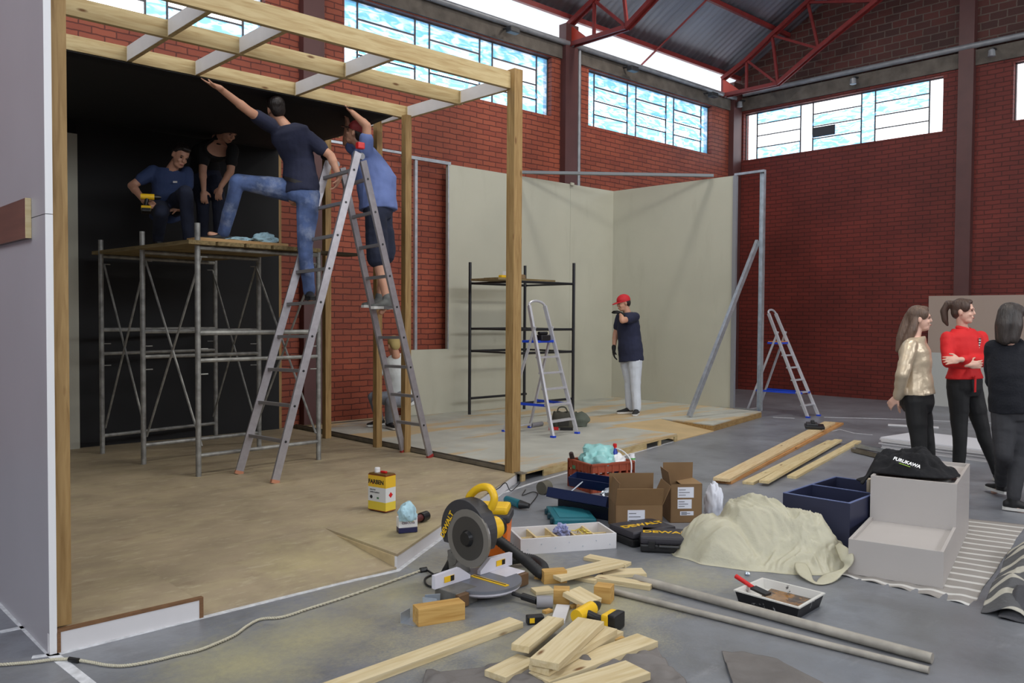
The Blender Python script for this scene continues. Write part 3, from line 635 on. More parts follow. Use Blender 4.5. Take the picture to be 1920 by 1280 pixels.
# ================================================================ LADDERS
alu = mat('brushed aluminium', srgb(168, 164, 168), .38, .55, var=.12, vscale=20)
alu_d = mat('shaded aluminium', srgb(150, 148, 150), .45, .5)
redp = mat('red plastic', srgb(200, 30, 30), .4); blackp = mat('black plastic', srgb(22, 22, 24), .4); bluep = mat('blue plastic', srgb(28, 66, 190), .4)
t = thing('folding_ladder', 'tall silver folding ladder two men stand on', 'ladder', (4.25, 6.8, .09))
AP = [(4.22, 6.50, 2.96), (4.22, 6.86, 2.93)]      # apex of the near and far side
def lrail(p, q, nm):
    m = MB(); m.bar(p, q, .025, .068, up=(0, 1, 0) if False else (1, 0, .3)); return m.build(nm, alu, t, bevel=.002)
F = [(3.35, 6.49, .09), (3.31, 7.08, .09), (5.12, 6.66, .09), (5.11, 7.10, .09)]
apx = [(4.17, 6.50, 2.96), (4.13, 6.93, 2.93), (4.25, 6.54, 2.90), (4.25, 6.89, 2.88)]
for k in range(4):
    m = MB(); d = (V(apx[k])-V(F[k])); m.bar(F[k], apx[k], .026, .07, up=(d.z, 0, -d.x) if False else UP); r_ = m.build('rail', alu, t, bevel=.002)
    m = MB(); p = V(F[k]); m.bar(p+V((0, 0, .0)), p+d.normalized()*.03, .03, .073, up=UP); m.build('foot', mat('dull red rubber', srgb(150, 40, 36), .6) if k > 1 else mat('worn orange plastic', srgb(190, 130, 100), .6), t)
    for i in range(1, 10):
        m = MB(); c = V(F[k])+d*((i+.15)/9.7); m.tube([c+V((0, -.016, 0)), c+V((0, .016, 0))], .011, 8); m.build('rung_end', blackp, r_)
for side in (0, 2):
    for i in range(1, 10):
        f = (i+.15)/9.7; a = V(F[side]).lerp(V(apx[side]), f); b = V(F[side+1]).lerp(V(apx[side+1]), f)
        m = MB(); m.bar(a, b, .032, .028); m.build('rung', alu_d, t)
m = MB()
for k in (0, 1):
    c = (V(apx[k])+V(apx[k+2]))/2+V((0, 0, .0)); m.lathe(c-V((0, 0, 0)), [(.03, -.03), (.034, 0), (.03, .03)], 14, M=Matrix.Rotation(math.pi/2, 4, 'X'))
m.build('hinge', mat('hinge metal', srgb(120, 120, 122), .4, .6), t, smooth=True)
m = MB(); m.box(V(apx[0])+V((.02, -.01, .06)), (.07, .05, .06), bev=.01); m.build('red_cap', redp, t)
m = MB(); m.lathe(V(apx[1])+V((-.03, 0, .05)), [(.042, -.025), (.046, 0), (.042, .025)], 14, M=Matrix.Rotation(math.pi/2, 4, 'X')); m.build('lock_knob', blackp, t, smooth=True)
alu_s = mat('polished aluminium', srgb(206, 206, 212), .35, .5, var=.08, vscale=20)
def stepladder(lab, pos, rz, H=1.58, hp=1.08, fw=.23, depth=.82, steps=5, tray='blue', thick=.03, extra=None, lx=.5):
    t = local_thing('stepladder', lab, 'ladder', pos, rz)
    top = (fw*.62, lx, H)     # front rails lean to y=lx
    for s in (-1, 1):
        m = MB(); m.bar((s*fw, 0, 0), (s*fw*.64, lx*.95, H-.06), thick, .055 if False else .045); m.build('front_rail', alu_s, t, bevel=.002)
        m = MB(); m.bar((s*fw*1.05, depth, 0), (s*fw*.72, lx*.72, hp+.18), .024, .03); m.build('rear_leg', alu_s, t, bevel=.002)
        m = MB(); m.box((s*fw, 0, .012), (.045, .06, .024), bev=.005); m.build('foot', bluep, t); m = MB(); m.box((s*fw*1.05, depth, .012), (.035, .04, .024), bev=.004); m.build('foot', bluep, t)
    m = MB(); pts = []
    for i in range(9):
        a = math.pi*i/8; pts.append((-fw*.64*math.cos(a), lx*.95+.02*math.sin(a), H-.06+.06*math.sin(a)))
    m.tube(pts, .016, 8); m.build('hand_hoop', alu_s, t, smooth=True)
    for i in range(steps):
        z = hp*(i+.95)/(steps+.95)*1.0; f = z/(H-.06); w = fw+(fw*.64-fw)*f
        m = MB(); m.box((0, lx*.95*f+.02, z), (2*w-.02, .075, .022), bev=.004); m.build('step', alu_s, t)
    f = hp/(H-.06); w = fw+(fw*.64-fw)*f; y = lx*.95*f
    m = MB(); m.box((0, y+.10, hp), (2*w+.01, .22, .03), bev=.006); m.build('platform', bluep, t)
    zb = .36; 
    for s in (-1, 1):
        a = V((s*(fw-.05), .12, zb)); b = V((s*fw*.98, depth-.14, zb)); m = MB(); m.bar(a, b, .012, .03); m.build('spreader', bluep, t)
    m = MB(); m.tube([(-fw*1.03, depth-.02, .05), (fw*1.03, depth-.02, .05)], .008, 6); m.build('rear_bar', alu_s, t)
    if extra: extra(t, y, hp, fw)
    return t
stepladder('silver stepladder with blue platform in the middle of the right platform', (7.27, 6.84, .09), math.radians(6), 1.60, 1.11, .235, .76, lx=.47)
def ex3(t, y, hp, fw):
    m = MB(); m.box((0, y+.1, hp+.022), (.26, .2, .012), bev=.003); m.build('sticker', mat('orange sticker', srgb(220, 140, 60), .5), t)
stepladder('silver stepladder near the dark end wall, seen from its side', (12.08, 6.2, 0), math.radians(2), 1.63, 1.11, .18, 1.02, 5, extra=ex3, lx=.74)
m = MB(); m.box((7.22, 7.18, 1.245), (.16, .12, .07), bev=.015); m.tube([(7.15, 7.18, 1.30), (7.29, 7.18, 1.30)], .02, 8); o = m.build('electric_screwdriver', blackp); tag(o, 'small black tool lying on the middle stepladder platform', 'tool')
# ================================================================ THINGS ON THE FLOOR
def azim(a, b, z=0):
    d = at(*b, z)-at(*a, z); return math.atan2(d.y, d.x)
yel = mat('yellow plastic', srgb(232, 186, 30), .4, var=.08); dgrey = mat('dark grey plastic', srgb(52, 52, 56), .5); orange = mat('orange plastic', srgb(226, 112, 30), .45)
mgrey = mat('cast grey metal', srgb(112, 110, 106), .45, .3, var=.25, vscale=20); lgrey = mat('pale grey plate', srgb(206, 204, 214), .4, .0)
card = mat('cardboard', srgb(126, 98, 66), .8, var=.1, vscale=5); card_in = mat('cardboard inside', srgb(142, 114, 80), .8); lab_w = mat('white label', srgb(214, 216, 226), .6)
ink = mat('black ink', srgb(30, 30, 34), .7); navy = mat('navy enamel', srgb(26, 38, 74), .35); teal = mat('teal plastic', srgb(34, 110, 124), .45, var=.1)
whitep = mat('white plastic', srgb(226, 226, 228), .4); steelm = mat('bright zinc', srgb(186, 194, 204), .35, .7)
L = math.radians
# --- solvent can
p = at(716, 957, ZP); t = local_thing('paint_can', 'tall square solvent can with yellow and white label, marked FARBEN', 'can', p, math.radians(-78))
m = MB(); m.box((0, 0, .14), (.17, .10, .272), bev=.008); m.build('can_body', mat('tin rim', srgb(120, 90, 40), .4, .5), t)
def band(z0, z1, mm, nm):
    m = MB(); m.bb((-.0865, -.0515, z0), (.0865, .0515, z1)); m.build(nm, mm, t)
lemon = mat('lemon label', srgb(214, 190, 60), .5); band(.014, .075, lemon, 'lower_label'); band(.075, .178, mat('white can label', srgb(206, 208, 208), .5), 'middle_label'); band(.178, .262, mat('golden label', srgb(220, 178, 44), .5), 'upper_label')
band(.262, .268, mat('red brown rim', srgb(120, 40, 24), .4), 'rim_line'); band(.008, .014, mat('red brown rim', srgb(120, 40, 24), .4), 'base_line')
def face(o, z, dx=0): # front face (-Y) of the can
    return Matrix.Translation((dx, -.053, z)) @ Matrix.Rotation(math.pi/2, 4, 'X')
text('FARBEN', .042, face(t, .215, -.008), ink, t, bold=True); 
m = MB(); m.bb((-.045, -.0535, .198), (-.036, -.052, .214)); m.build('red_accent', redp, t)
text('REDUTOR', .012, face(t, .178-.02, -.04), ink, t); text('SUPER RAPIDO', .014, face(t, .14, -.02), ink, t)
m = MB(); m.lathe((0, 0, 0), [(.013, -.0005), (.013, .0005)], 16, M=Matrix.Translation((-.055, -.0525, .105)) @ Matrix.Rotation(math.pi/2, 4, 'X')); m.build('round_mark', ink, t)
m = MB(); m.bb((.0, -.053, .095), (.02, -.052, .108)); m.build('small_mark', mat('green ink', srgb(60, 110, 70), .6), t)
m = MB(); M2 = Matrix.Translation((.0867, 0, .125)) @ Matrix.Rotation(math.pi/4, 4, 'X'); m.box((0, 0, 0), (.001, .03, .03), M=M2); m.build('hazard_diamond', redp, t)
m = MB(); m.lathe((-.045, 0, .276), [(.02, 0), (.02, .03), (.017, .034)], 14); m.build('screw_cap', whitep, t); m = MB(); m.box((.02, .0, .284), (.05, .022, .014), bev=.005); m.build('red_handle', redp, t)
# --- glue can with cloth
p = at(763, 997, ZP); t = local_thing('glue_tin', 'small white tin with blue base, standing on the platform corner', 'tin', p, math.radians(-22))
m = MB(); m.box((0, 0, .02), (.125, .07, .035), bev=.004); m.build('tin_base', mat('dark blue band', srgb(34, 36, 78), .4), t)
m = MB(); m.box((0, 0, .07), (.125, .07, .066), bev=.004); m.build('tin_body', whitep, t)
text('cascola', .03, Matrix.Translation((.0, -.0358, .07)) @ Matrix.Rotation(math.pi/2, 4, 'X'), mat('plum ink', srgb(70, 40, 80), .6), t)
m = MB(); m.box((.02, -.036, .088), (.03, .001, .03), M=None); m.build('yellow_mark', lemon, t)
def crumple(name, lab, c, r, mm, seed, cat='cloth', group=None, amp=.35, freq=3, sub=4, smooth=True):
    """a crumpled lump of cloth or film resting at c"""
    m = MB(); bmesh.ops.create_icosphere(m.bm, subdivisions=sub, radius=1)
    for v in m.bm.verts:
        n_ = v.co.normalized(); q = n_*freq+V((seed*7.1, seed*3.3, seed*1.7))
        d = 1+amp*noise.noise(q)*.9 + amp*.45*(.5-abs(noise.noise(q*2.1))*1.6) + amp*.12*noise.noise(q*5); co = n_*d
        co.z = max(co.z, -.55); v.co = V((co.x*r[0], co.y*r[1], (co.z+.55)*r[2]))
    bmesh.ops.translate(m.bm, verts=m.bm.verts, vec=V(c)); o = m.build(name, mm, smooth=smooth, angle=60); return tag(o, lab, cat, group)
cloth_b = mat('pale blue cloth', srgb(170, 204, 216), .8, var=.2, vscale=20)
crumple('crumpled_cloth', 'pale blue crumpled cloth on top of the small tin', at(764, 975, ZP+.10)+V((0, 0, .0)), (.06, .05, .075), cloth_b, 3, amp=.38, freq=1.7)
p0 = at(772, 976, ZP+.035); p1 = at(800, 966, ZP+.035)
t = thing('hot_air_gun', 'short black cylinder tool behind the small tin', 'tool', (p0+p1)/2-V((0, 0, .035)))
m = MB(); m.tube([p0, p0.lerp(p1, .6)], .024, 12); m.build('barrel', mat('dark red barrel', srgb(80, 30, 30), .5), t, smooth=True); m = MB(); m.tube([p0.lerp(p1, .6), p1], .033, 14); m.build('head', blackp, t, smooth=True)
def smooth_path(pts, k=8):
    pts = [V(p) for p in pts]; out = []
    for i in range(len(pts)-1):
        p0_, p1_, p2_, p3_ = pts[max(i-1, 0)], pts[i], pts[i+1], pts[min(i+2, len(pts)-1)]
        for j in range(k):
            u = j/k; out.append(.5*((2*p1_)+(p2_-p0_)*u+(2*p0_-5*p1_+4*p2_-p3_)*u*u+(3*p1_-p0_-3*p2_+p3_)*u**3))
    out.append(pts[-1]); return out
# --- mitre saw
sc = at(905, 1112, 0); hx = azim((850, 1120), (960, 1130), 0)
t = local_thing('mitre_saw', 'yellow and grey mitre saw with its head raised, beside the sawdust', 'saw', sc, math.radians(-60)); XS = t.matrix_basis
# local frame: +x to the photo's right, -y towards the camera
t.rotation_euler.z = math.radians(5); IS = (Matrix.Translation(sc) @ Matrix.Rotation(math.radians(5), 4, 'Z')).inverted()
m = MB(); m.lathe((0, 0, 0), [(.0, .035), (.185, .035), (.205, .05), (.205, .07), (.19, .078), (.0, .078)], 36); m.build('turntable', lgrey, t, smooth=True)
m = MB(); m.lathe((0, 0, 0), [(.196, .0785), (.212, .0785), (.212, .062), (.196, .06)], 36); m.build('scale_ring', mat('steel scale', srgb(120, 124, 134), .4, .4), t, smooth=True)
m = MB(); m.box((0, -.05, .081), (.028, .26, .004)); m.build('kerf_plate', yel, t); m = MB(); m.box((0, -.05, .0835), (.006, .24, .003)); m.build('kerf_slot', blackp, t)
for s in (-1, 1):
    m = MB(); m.prism([(s*.11, -.07, .0), (s*.27, -.07, 0), (s*.27, .09, 0), (s*.11, .12, 0)], (0, 0, .079)); m.build('base_wing', lgrey if s > 0 else mgrey, t, bevel=.004)
    m = MB(); m.box((s*.235, -.08, .04), (.075, .03, .07), bev=.006); m.build('end_clamp', mat('bronze steel', srgb(110, 84, 60), .5, .4), t)
    m = MB(); m.prism([(s*.04, .055, .08), (s*.30, .055, .08), (s*.30, .055, .15), (s*.12, .055, .155), (s*.04, .055, .10)], (0, .025, 0)); f_ = m.build('fence', lgrey, t)
    m = MB(); m.box((s*.2, .052, .115), (.07, .004, .03)); m.build('yellow_sticker', yel, f_)
    m = MB(); m.box((s*.2+.02, .050, .115), (.025, .003, .028)); m.build('black_sticker', blackp, f_)
m = MB(); m.tube([(.02, -.2, .04), (.03, -.27, .035)], .012, 8); m.tube([(.03, -.26, .036), (.04, -.35, .03)], .019, 12); m.build('turn_handle', blackp, t, smooth=True)
m = MB(); m.prism([(-.05, .13, .0), (.06, .13, .0), (.05, .17, .2), (-.04, .17, .2)], (0, .07, 0)); m.build('arm_base', mgrey, t, bevel=.006)
m = MB(); m.bar((.0, .19, .16), (.0, .12, .30), .06, .09, up=(1, 0, 0), bev=.01); m.tube([(-.05, .19, .16), (.06, .19, .16)], .035, 14); m.build('saw_arm', mgrey, t)
BC = V((.0, .06, .30)) # blade centre; blade lies in the local Y-Z plane
Ry = Matrix.Rotation(math.pi/2, 4, 'Y')
m = MB(); m.lathe(BC-V((.035, 0, 0)), [(.0, -.004), (.150, -.004), (.150, .004), (.0, .004)], 60, M=Ry)
bl = m.build('blade', mat('saw blade steel', srgb(150, 150, 150), .3, .8), t)
m = MB()
R_ = []
pts_o = []
for i in range(25):
    a = math.radians(360*i/25); pts_o.append(V((0, math.cos(a)*.157, math.sin(a)*.157)))
m.prism([BC+V((-.045, 0, 0))+p for p in pts_o], (-.012, 0, 0)); m.build('blade_guard', mat('smoky guard', srgb(112, 108, 102), .4), t)
m = MB(); m.lathe(BC-V((.0585, 0, 0)), [(.0, -.001), (.118, -.001), (.118, .002), (.0, .002)], 40, M=Ry); m.build('guard_disc', mat('dark guard disc', srgb(58, 56, 54), .4), t)
m = MB(); pts_o = [BC+V((-.050, .045, .03))+V((0, math.cos(L(a))*.172, math.sin(L(a))*.172)) for a in range(-30, 215, 8)]; m.prism(pts_o, (.095, 0, 0)); m.build('upper_guard', dgrey, t, bevel=.004)
m = MB(); m.lathe(BC-V((.06, 0, 0)), [(.0, -.02), (.035, -.02), (.045, .0), (.045, .02)], 20, M=Ry); m.build('blade_hub', blackp, t)
m = MB(); m.prism([BC+V((-.0295, y, z)) for y, z in ((.03, .09), (.13, .03), (.15, .06), (.07, .15))], (-.002, 0, 0)); m.build('brand_plate', blackp, t)
text('DEWALT', .042, Matrix.Translation(BC+V((-.0635, .155, .05))) @ Matrix(((0, 0, -1, 0), (-1, 0, 0, 0), (0, 1, 0, 0), (0, 0, 0, 1))) @ Matrix.Rotation(math.radians(62), 4, 'Z'), yel, t, bold=True)
m = MB(); m.tube([BC+V((.045, .0, .02)), BC+V((.17, .0, .02))], .062, 20); m.build('motor', yel, t, smooth=True, angle=50)
m = MB(); m.tube([BC+V((.17, .0, .02)), BC+V((.205, .0, .02))], [.058, .05], 20); m.box(BC+V((.1, .07, .05)), (.12, .07, .07), bev=.015); m.build('motor_cap', blackp, t, smooth=True, angle=50)
m = MB(); hp_ = [BC+V((.055, -.02, .12)), BC+V((.055, -.07, .16)), BC+V((.055, -.09, .22)), BC+V((.055, -.05, .265)), BC+V((.055, .03, .25)), BC+V((.055, .10, .19)), BC+V((.055, .09, .13))]
hq_ = hp_+[BC+V((.055, .03, .12))]; hs_ = smooth_path(hq_[-2:]+hq_+hq_[:2], 6)[12:-12]; m.tube(hs_[:len(hq_)*6], .022, 12, closed=True); m.build('d_handle', yel, t, smooth=True)
SAW = t
hose_m = mat('black ribbed hose', srgb(36, 36, 38), .55)
def hose(name, lab, pts, r, mm, cat='hose', ribs=False, k=8, parent=None):
    P = smooth_path(pts, k); rr = [r*(1+(.12 if i % 2 else -.05)) for i in range(len(P))] if ribs else r
    m = MB(); m.tube(P, rr, 10); o = m.build(name, mm, parent, smooth=True, angle=0)
    if parent is None: tag(o, lab, cat)
    return o
hose('dust_hose', '', [IS @ p_ for p_ in (atd(888, 985, 4.75), atd(872, 1008, 4.68), atd(855, 1035, 4.66), at(841, 1062, .08), at(834, 1076, .035), at(848, 1083, .035), at(868, 1084, .035))], .022, hose_m, ribs=True, k=14, parent=SAW)
hose('saw_cord', 'thin black power cord looped left of the mitre saw', [IS @ p_ for p_ in (at(858, 1090, .012), at(830, 1100, .008), at(803, 1098, .008), at(797, 1085, .008), at(815, 1076, .008), at(845, 1074, .012), at(850, 1088, .02), at(825, 1083, .014), at(800, 1068, .012))], .006, blackp, parent=SAW)
pl = at(800, 1067, .012); q_ = at(788, 1069, .012); m = MB(); m.tube([pl, q_], .016, 8); o = m.build('cable_plug', blackp, smooth=True); tag(o, 'black plug joining the saw cord to the pale cable', 'plug')
cable = mat('cream twisted cable', srgb(184, 178, 158), .7)
def twist(pts, r, lab, name='twisted_cable'):
    P = smooth_path(pts, 26); m = MB()
    for ph in (0, math.pi):
        Q = []
        for i, p in enumerate(P):
            t_ = (P[min(i+1, len(P)-1)]-P[max(i-1, 0)]).normalized(); n_ = UP.cross(t_).normalized(); a = i*1.1+ph
            Q.append(p+n_*math.cos(a)*r*.8+UP*math.sin(a)*r*.8)
        m.tube(Q, r, 5)
    o = m.build(name, cable, smooth=True, angle=0); return tag(o, lab, 'cable')
twist([at(x, y, .009) for x, y in ((790, 1069), (720, 1094), (640, 1121), (580, 1140), (530, 1156), (490, 1160), (465, 1172), (440, 1190), (400, 1208), (370, 1219), (330, 1228), (290, 1238), (240, 1247), (205, 1247), (170, 1241), (146, 1237))], .0045, 'cream twisted cable snaking along the platform front edge')
m = MB(); m.tube([at(147, 1238, .012), at(130, 1235, .012)], .011, 8); o = m.build('cable_joint', blackp); tag(o, 'small black tape joint on the cream cable at lower left', 'cable joint')
twist([at(x, y, .009) for x, y in ((129, 1235), (100, 1236), (60, 1241), (25, 1244), (-20, 1247))], .0045, 'cream twisted cable running out of frame at lower left')
# --- orange vacuum
vc = at(926, 1052, 0); t = local_thing('shop_vacuum', 'orange canister vacuum cleaner behind the mitre saw', 'vacuum cleaner', vc, L(-50))
m = MB(); m.prism([(-.085, -.1, .05), (.085, -.1, .05), (.1, -.1, .26), (-.1, -.1, .26)], (0, .2, 0)); m.build('canister', orange, t, bevel=.012)
m = MB(); m.box((0, 0, .285), (.22, .22, .05), bev=.015); m.build('lid', dgrey, t)
m = MB(); m.box((0, 0, .33), (.19, .18, .05), bev=.02); m.build('motor_head', yel, t)
for x in (-.1, .1):
    for y in (-.09, .09):
        m = MB(); m.tube([(x-.012, y, .03), (x+.012, y, .03)], .028, 14); m.build('wheel', blackp, t, smooth=True)
m = MB(); m.box((0, 0, .045), (.23, .22, .03), bev=.008); m.build('base', blackp, t)
VAC = t; IV = (Matrix.Translation(vc) @ Matrix.Rotation(L(-50), 4, 'Z')).inverted()
hose('vacuum_hose', '', [IV @ p_ for p_ in (atd(930, 1008, 5.0), atd(955, 1028, 4.95), atd(985, 1050, 4.9), at(1015, 1075, .04), at(1018, 1063, .04), at(1000, 1050, .04), at(975, 1046, .05), at(950, 1050  , .06))], .030, hose_m, ribs=True, k=14, parent=VAC)
# --- loose offcuts (white-primed pine boards and blocks)
offc = wood('pale offcut board', srgb(208, 192, 156), srgb(190, 170, 128), .6)
blk = wood('yellow timber block', srgb(194, 156, 92), srgb(170, 128, 66), .6, knots=False)
def board(lab, a, b, w, t_, z=0, zb=None, mm=offc, name='board_offcut', grp='pale board offcuts in the heap', **k):
    return plank(name, lab, 'board', at(*a, z), at(*b, z if zb is None else zb), w, t_, mm, grp, **k)
board('long pale board running out of the bottom edge of the photo', (968, 1172), (585, 1312), .095, .03, grp='pale boards near the camera')
board('pale board at the very bottom, sticking out rightmost below the drill', (1214, 1206), (1010, 1282), .125, .03, .0, grp='pale boards near the camera')
board('wide pale board lowest in the photo, on top of the bottom ones', (1196, 1262), (1000, 1325), .15, .03, .032, grp='pale boards near the camera')
board('short pale board lying flat at the left of the lower heap', (990, 1244), (928, 1276), .115, .03, 0, grp='pale boards near the camera')
board('pale board in the middle of the lower heap, under the top one', (1140, 1186), (1010, 1262), .10, .03, .032, grp='pale boards near the camera')
board('thin pale board peeping out right of the top board of the lower heap', (1152, 1190), (1060, 1240), .10, .03, 0, grp='pale boards near the camera')
board('top board of the lower heap, pointing at the drill', (1108, 1172), (1020, 1252), .13, .03, .064, grp='pale boards near the camera')
board('short pale board resting at the upper left of the lower heap', (1042, 1168), (975, 1222), .085, .03, .045, zb=.05, grp='pale boards near the camera')
board('pale board at the back of the upper heap', (1100, 1047), (1178, 1062), .085, .02, 0)
board('long pale board lying over the upper heap behind the small block', (1040, 1086), (1158, 1058), .12, .022, .03, zb=.045)
board('pale board at the right of the upper heap', (1128, 1078), (1208, 1076), .12, .02, .0)
board('pale narrow board below the right end of the upper heap', (1118, 1088), (1222, 1104), .075, .028, 0, zb=.0)
board('thin pale board under the middle of the upper heap', (1070, 1082), (1120, 1092), .07, .02, .0)
board('square pale board leaning on the blocks like a diamond', (1070, 1112), (1112, 1135), .14, .024, .05, zb=.02)
board('small pale offcut just right of the saw', (1000, 1112), (1034, 1108), .08, .02, 0)
board('short white painted strip below the leaning square board', (1046, 1168), (1056, 1138), .07, .015, 0, mm=white_board)
def block(lab, a, b, s=.07, z=0):
    return plank('timber_block', lab, 'wood block', at(*a, z), at(*b, z), s, s, blk, 'yellow timber block offcuts')
block('long yellow timber block in front of the mitre saw', (779, 1170), (866, 1156), .085)
block('yellow timber block at the left end of the upper heap', (1017, 1092), (1060, 1089), .07)
block('yellow cube offcut nearest the saw handle', (1038, 1128), (1068, 1129), .075)
block('yellow block standing right of the leaning square board', (1117, 1124), (1148, 1128), .085)
block('small tilted yellow block in front of the drill', (1086, 1148), (1104, 1136), .035)
for a, b, lab in (((1018, 1086), (1003, 1084), 'small splinter of wood behind the upper heap'), ((1020, 1150), (1033, 1146), 'tiny brown wood chip left of the white strip'), ((1070, 1140), (1085, 1136), 'small wedge of wood under the leaning board'), ((1150, 1202), (1168, 1198), 'thin splinter beside the right board of the lower heap')):
    plank('wood_chip', lab, 'wood chip', at(*a), at(*b), .03, .015, blk)
m = MB(); m.tube([at(1006, 1128, .03), at(1036, 1128, .03)], .032, 16); o = m.build('plastic_tube', mat('dull grey plastic', srgb(132, 130, 134), .5), smooth=True); tag(o, 'short grey cylinder lying by the saw handle', 'tube')
# brackets
def bracket(lab, c, rz, tilt=0):
    m = MB(); M = Matrix.Translation(c) @ Matrix.Rotation(rz, 4, 'Z') @ Matrix.Rotation(tilt, 4, 'X')
    m.bb((-.04, -.05, 0), (.04, .03, .003), M=M); m.bb((-.04, .03, 0), (.04, .033, .05), M=M); o = m.build('metal_bracket', steelm); return tag(o, lab, 'bracket', 'zinc angle brackets by the long block')
bracket('zinc angle bracket left of the long yellow block', at(770, 1165), L(20)); bracket('zinc angle bracket behind the long yellow block', at(802, 1143, .003), L(-60), .1); bracket('second zinc bracket behind the block, tilted', at(812, 1136, .004), L(-30), .25)
# --- cordless drill, lying
def drill(lab, c, rz, s=1.0, rot=None):
    t = local_thing('cordless_drill', lab, 'drill', c, rz, rot=rot)
    m = MB(); m.tube([(-.10*s, 0, .04*s), (.05*s, 0, .04*s)], [.034*s, .036*s], 14); m.build('motor_housing', yel, t, smooth=True, angle=50)
    m = MB(); m.tube([(.05*s, 0, .04*s), (.09*s, 0, .04*s), (.125*s, 0, .04*s)], [.03*s, .027*s, .014*s], 14); m.build('chuck', blackp, t, smooth=True)
    m = MB(); m.tube([(-.03*s, -.02*s, .035*s), (-.04*s, -.08*s, .03*s), (-.05*s, -.13*s, .03*s)], [.026*s, .022*s, .024*s], 12); m.build('grip', blackp, t, smooth=True)
    m = MB(); m.box((-.04*s, -.15*s, .04*s), (.11*s, .04*s, .075*s), bev=.01*s); m.build('battery_cap', yel, t)
    m = MB(); m.box((-.04*s, -.185*s, .042*s), (.105*s, .045*s, .08*s), bev=.01*s); m.build('battery', blackp, t); return t
drill('yellow and black cordless drill lying between the two offcut heaps', at(1100, 1160, 0), L(12), 1.0)
t = local_thing('battery_pack', 'small black box with a yellow label left of the lower heap', 'battery', at(1003, 1168), L(-30)); m = MB(); m.box((0, 0, .02), (.085, .045, .04), bev=.006); m.build('case', blackp, t); m = MB(); m.box((-.02, -.023, .022), (.025, .002, .024)); m.build('yellow_label', yel, t)
# --- pipes
pm = mat('dusty grey pipe', srgb(164, 158, 148), .55, .2, var=.25, vscale=10)
m = MB(); m.tube([at(1190, 1084, .025), at(1748, 1234, .025)], .024, 12); o = m.build('steel_pipe', pm, smooth=True); tag(o, 'thicker grey pipe on the floor, nearer the paint tray', 'pipe')
m = MB(); m.tube([at(1130, 1103, .016), at(1742, 1256, .016)], .016, 12); o = m.build('steel_pipe', pm, smooth=True); tag(o, 'thinner grey pipe on the floor, nearer the camera', 'pipe')
# --- paint tray
c4 = [at(1378, 1106, .07), at(1430, 1084, .07), at(1545, 1112, .07), at(1498, 1139, .07)]
cc = sum(c4, V((0, 0, 0)))/4; t = thing('paint_tray', 'white paint tray spattered black, with brown paint inside', 'tray', (cc.x, cc.y, 0))
def shrink(P, f, z): return [V((cc.x+(p.x-cc.x)*f, cc.y+(p.y-cc.y)*f, z)) for p in P]
tray_out = mat('black spattered tray side', srgb(26, 26, 30), .45); grime(tray_out, srgb(200, 200, 200), 14, .6, .66, amt=.9)
tray_in = mat('white tray inside', srgb(206, 204, 198), .45); grime(tray_in, srgb(30, 26, 24), 16, .62, .66, amt=.9)
m = MB(); m.rings([shrink(c4, .9, .0), shrink(c4, 1.0, .068)], cap=False); m.rings([shrink(c4, .9, .0), shrink(c4, .9, .002)]); m.build('tray_side', tray_out, t)
m = MB(); m.rings([shrink(c4, 1.03, .066), shrink(c4, 1.03, .073), shrink(c4, .95, .073), shrink(c4, .86, .022)], cap=False); m.rings([shrink(c4, .86, .02), shrink(c4, .86, .024)]); m.build('tray_liner', tray_in, t)
paint = mat('wet brown paint', srgb(150, 104, 44), .15, var=.6, vscale=16); grime(paint, srgb(20, 16, 16), 9, .5, .6, amt=.95)
P_ = shrink(c4, .84, .032); P_[0] = P_[0].lerp(P_[3], .25); P_[1] = P_[1].lerp(P_[2], .12); m = MB(); m.prism([P_[0].lerp(P_[3], 0), P_[1], P_[2], P_[3]], (0, 0, .002)); m.build('wet_paint', paint, t)
a_ = at(1412, 1101, .07); b_ = at(1470, 1128, .045)
t = thing('paint_brush', 'flat brush with a red handle resting in the paint tray', 'brush', (a_.x, a_.y, .05)); m = MB(); m.bar(a_, a_.lerp(b_, .5), .05, .012); m.build('bristles', blackp, t); m = MB(); m.tube([at(1380, 1080, .10), a_], [.013, .011], 10); m.build('handle', redp, t, smooth=True)
c0 = at(1401, 1078, .0); m = MB(); m.lathe(c0, [(.012, 0), (.018, .01), (.012, .02), (.006, .021)], 12); o = m.build('loose_nut', steelm); tag(o, 'tiny metal nut at the edge of the cream sheet', 'nut')
# --- cream sheet heap
film = mat('cream translucent cloth', srgb(210, 206, 184), .45, bump=.8, bscale=11)
b = film.node_tree.nodes['Principled BSDF']; b.inputs['Subsurface Weight'].default_value = .25; b.inputs['Subsurface Radius'].default_value = (.03, .03, .02)
nt = film.node_tree; ou = [n_ for n_ in nt.nodes if n_.type == 'OUTPUT_MATERIAL'][0]; mxs = nt.nodes.new('ShaderNodeMixShader'); trn = nt.nodes.new('ShaderNodeBsdfTranslucent'); trn.inputs[0].default_value = (*srgb(214, 208, 178), 1)
mxs.inputs[0].default_value = .3; nt.links.new(b.outputs[0], mxs.inputs[1]); nt.links.new(trn.outputs[0], mxs.inputs[2]); nt.links.new(mxs.outputs[0], ou.inputs[0])
hc = at(1425, 1040, 0); m = MB(); NX, NY = 150, 100; g = []
def ridge(q): return 1-abs(noise.noise(q))*2
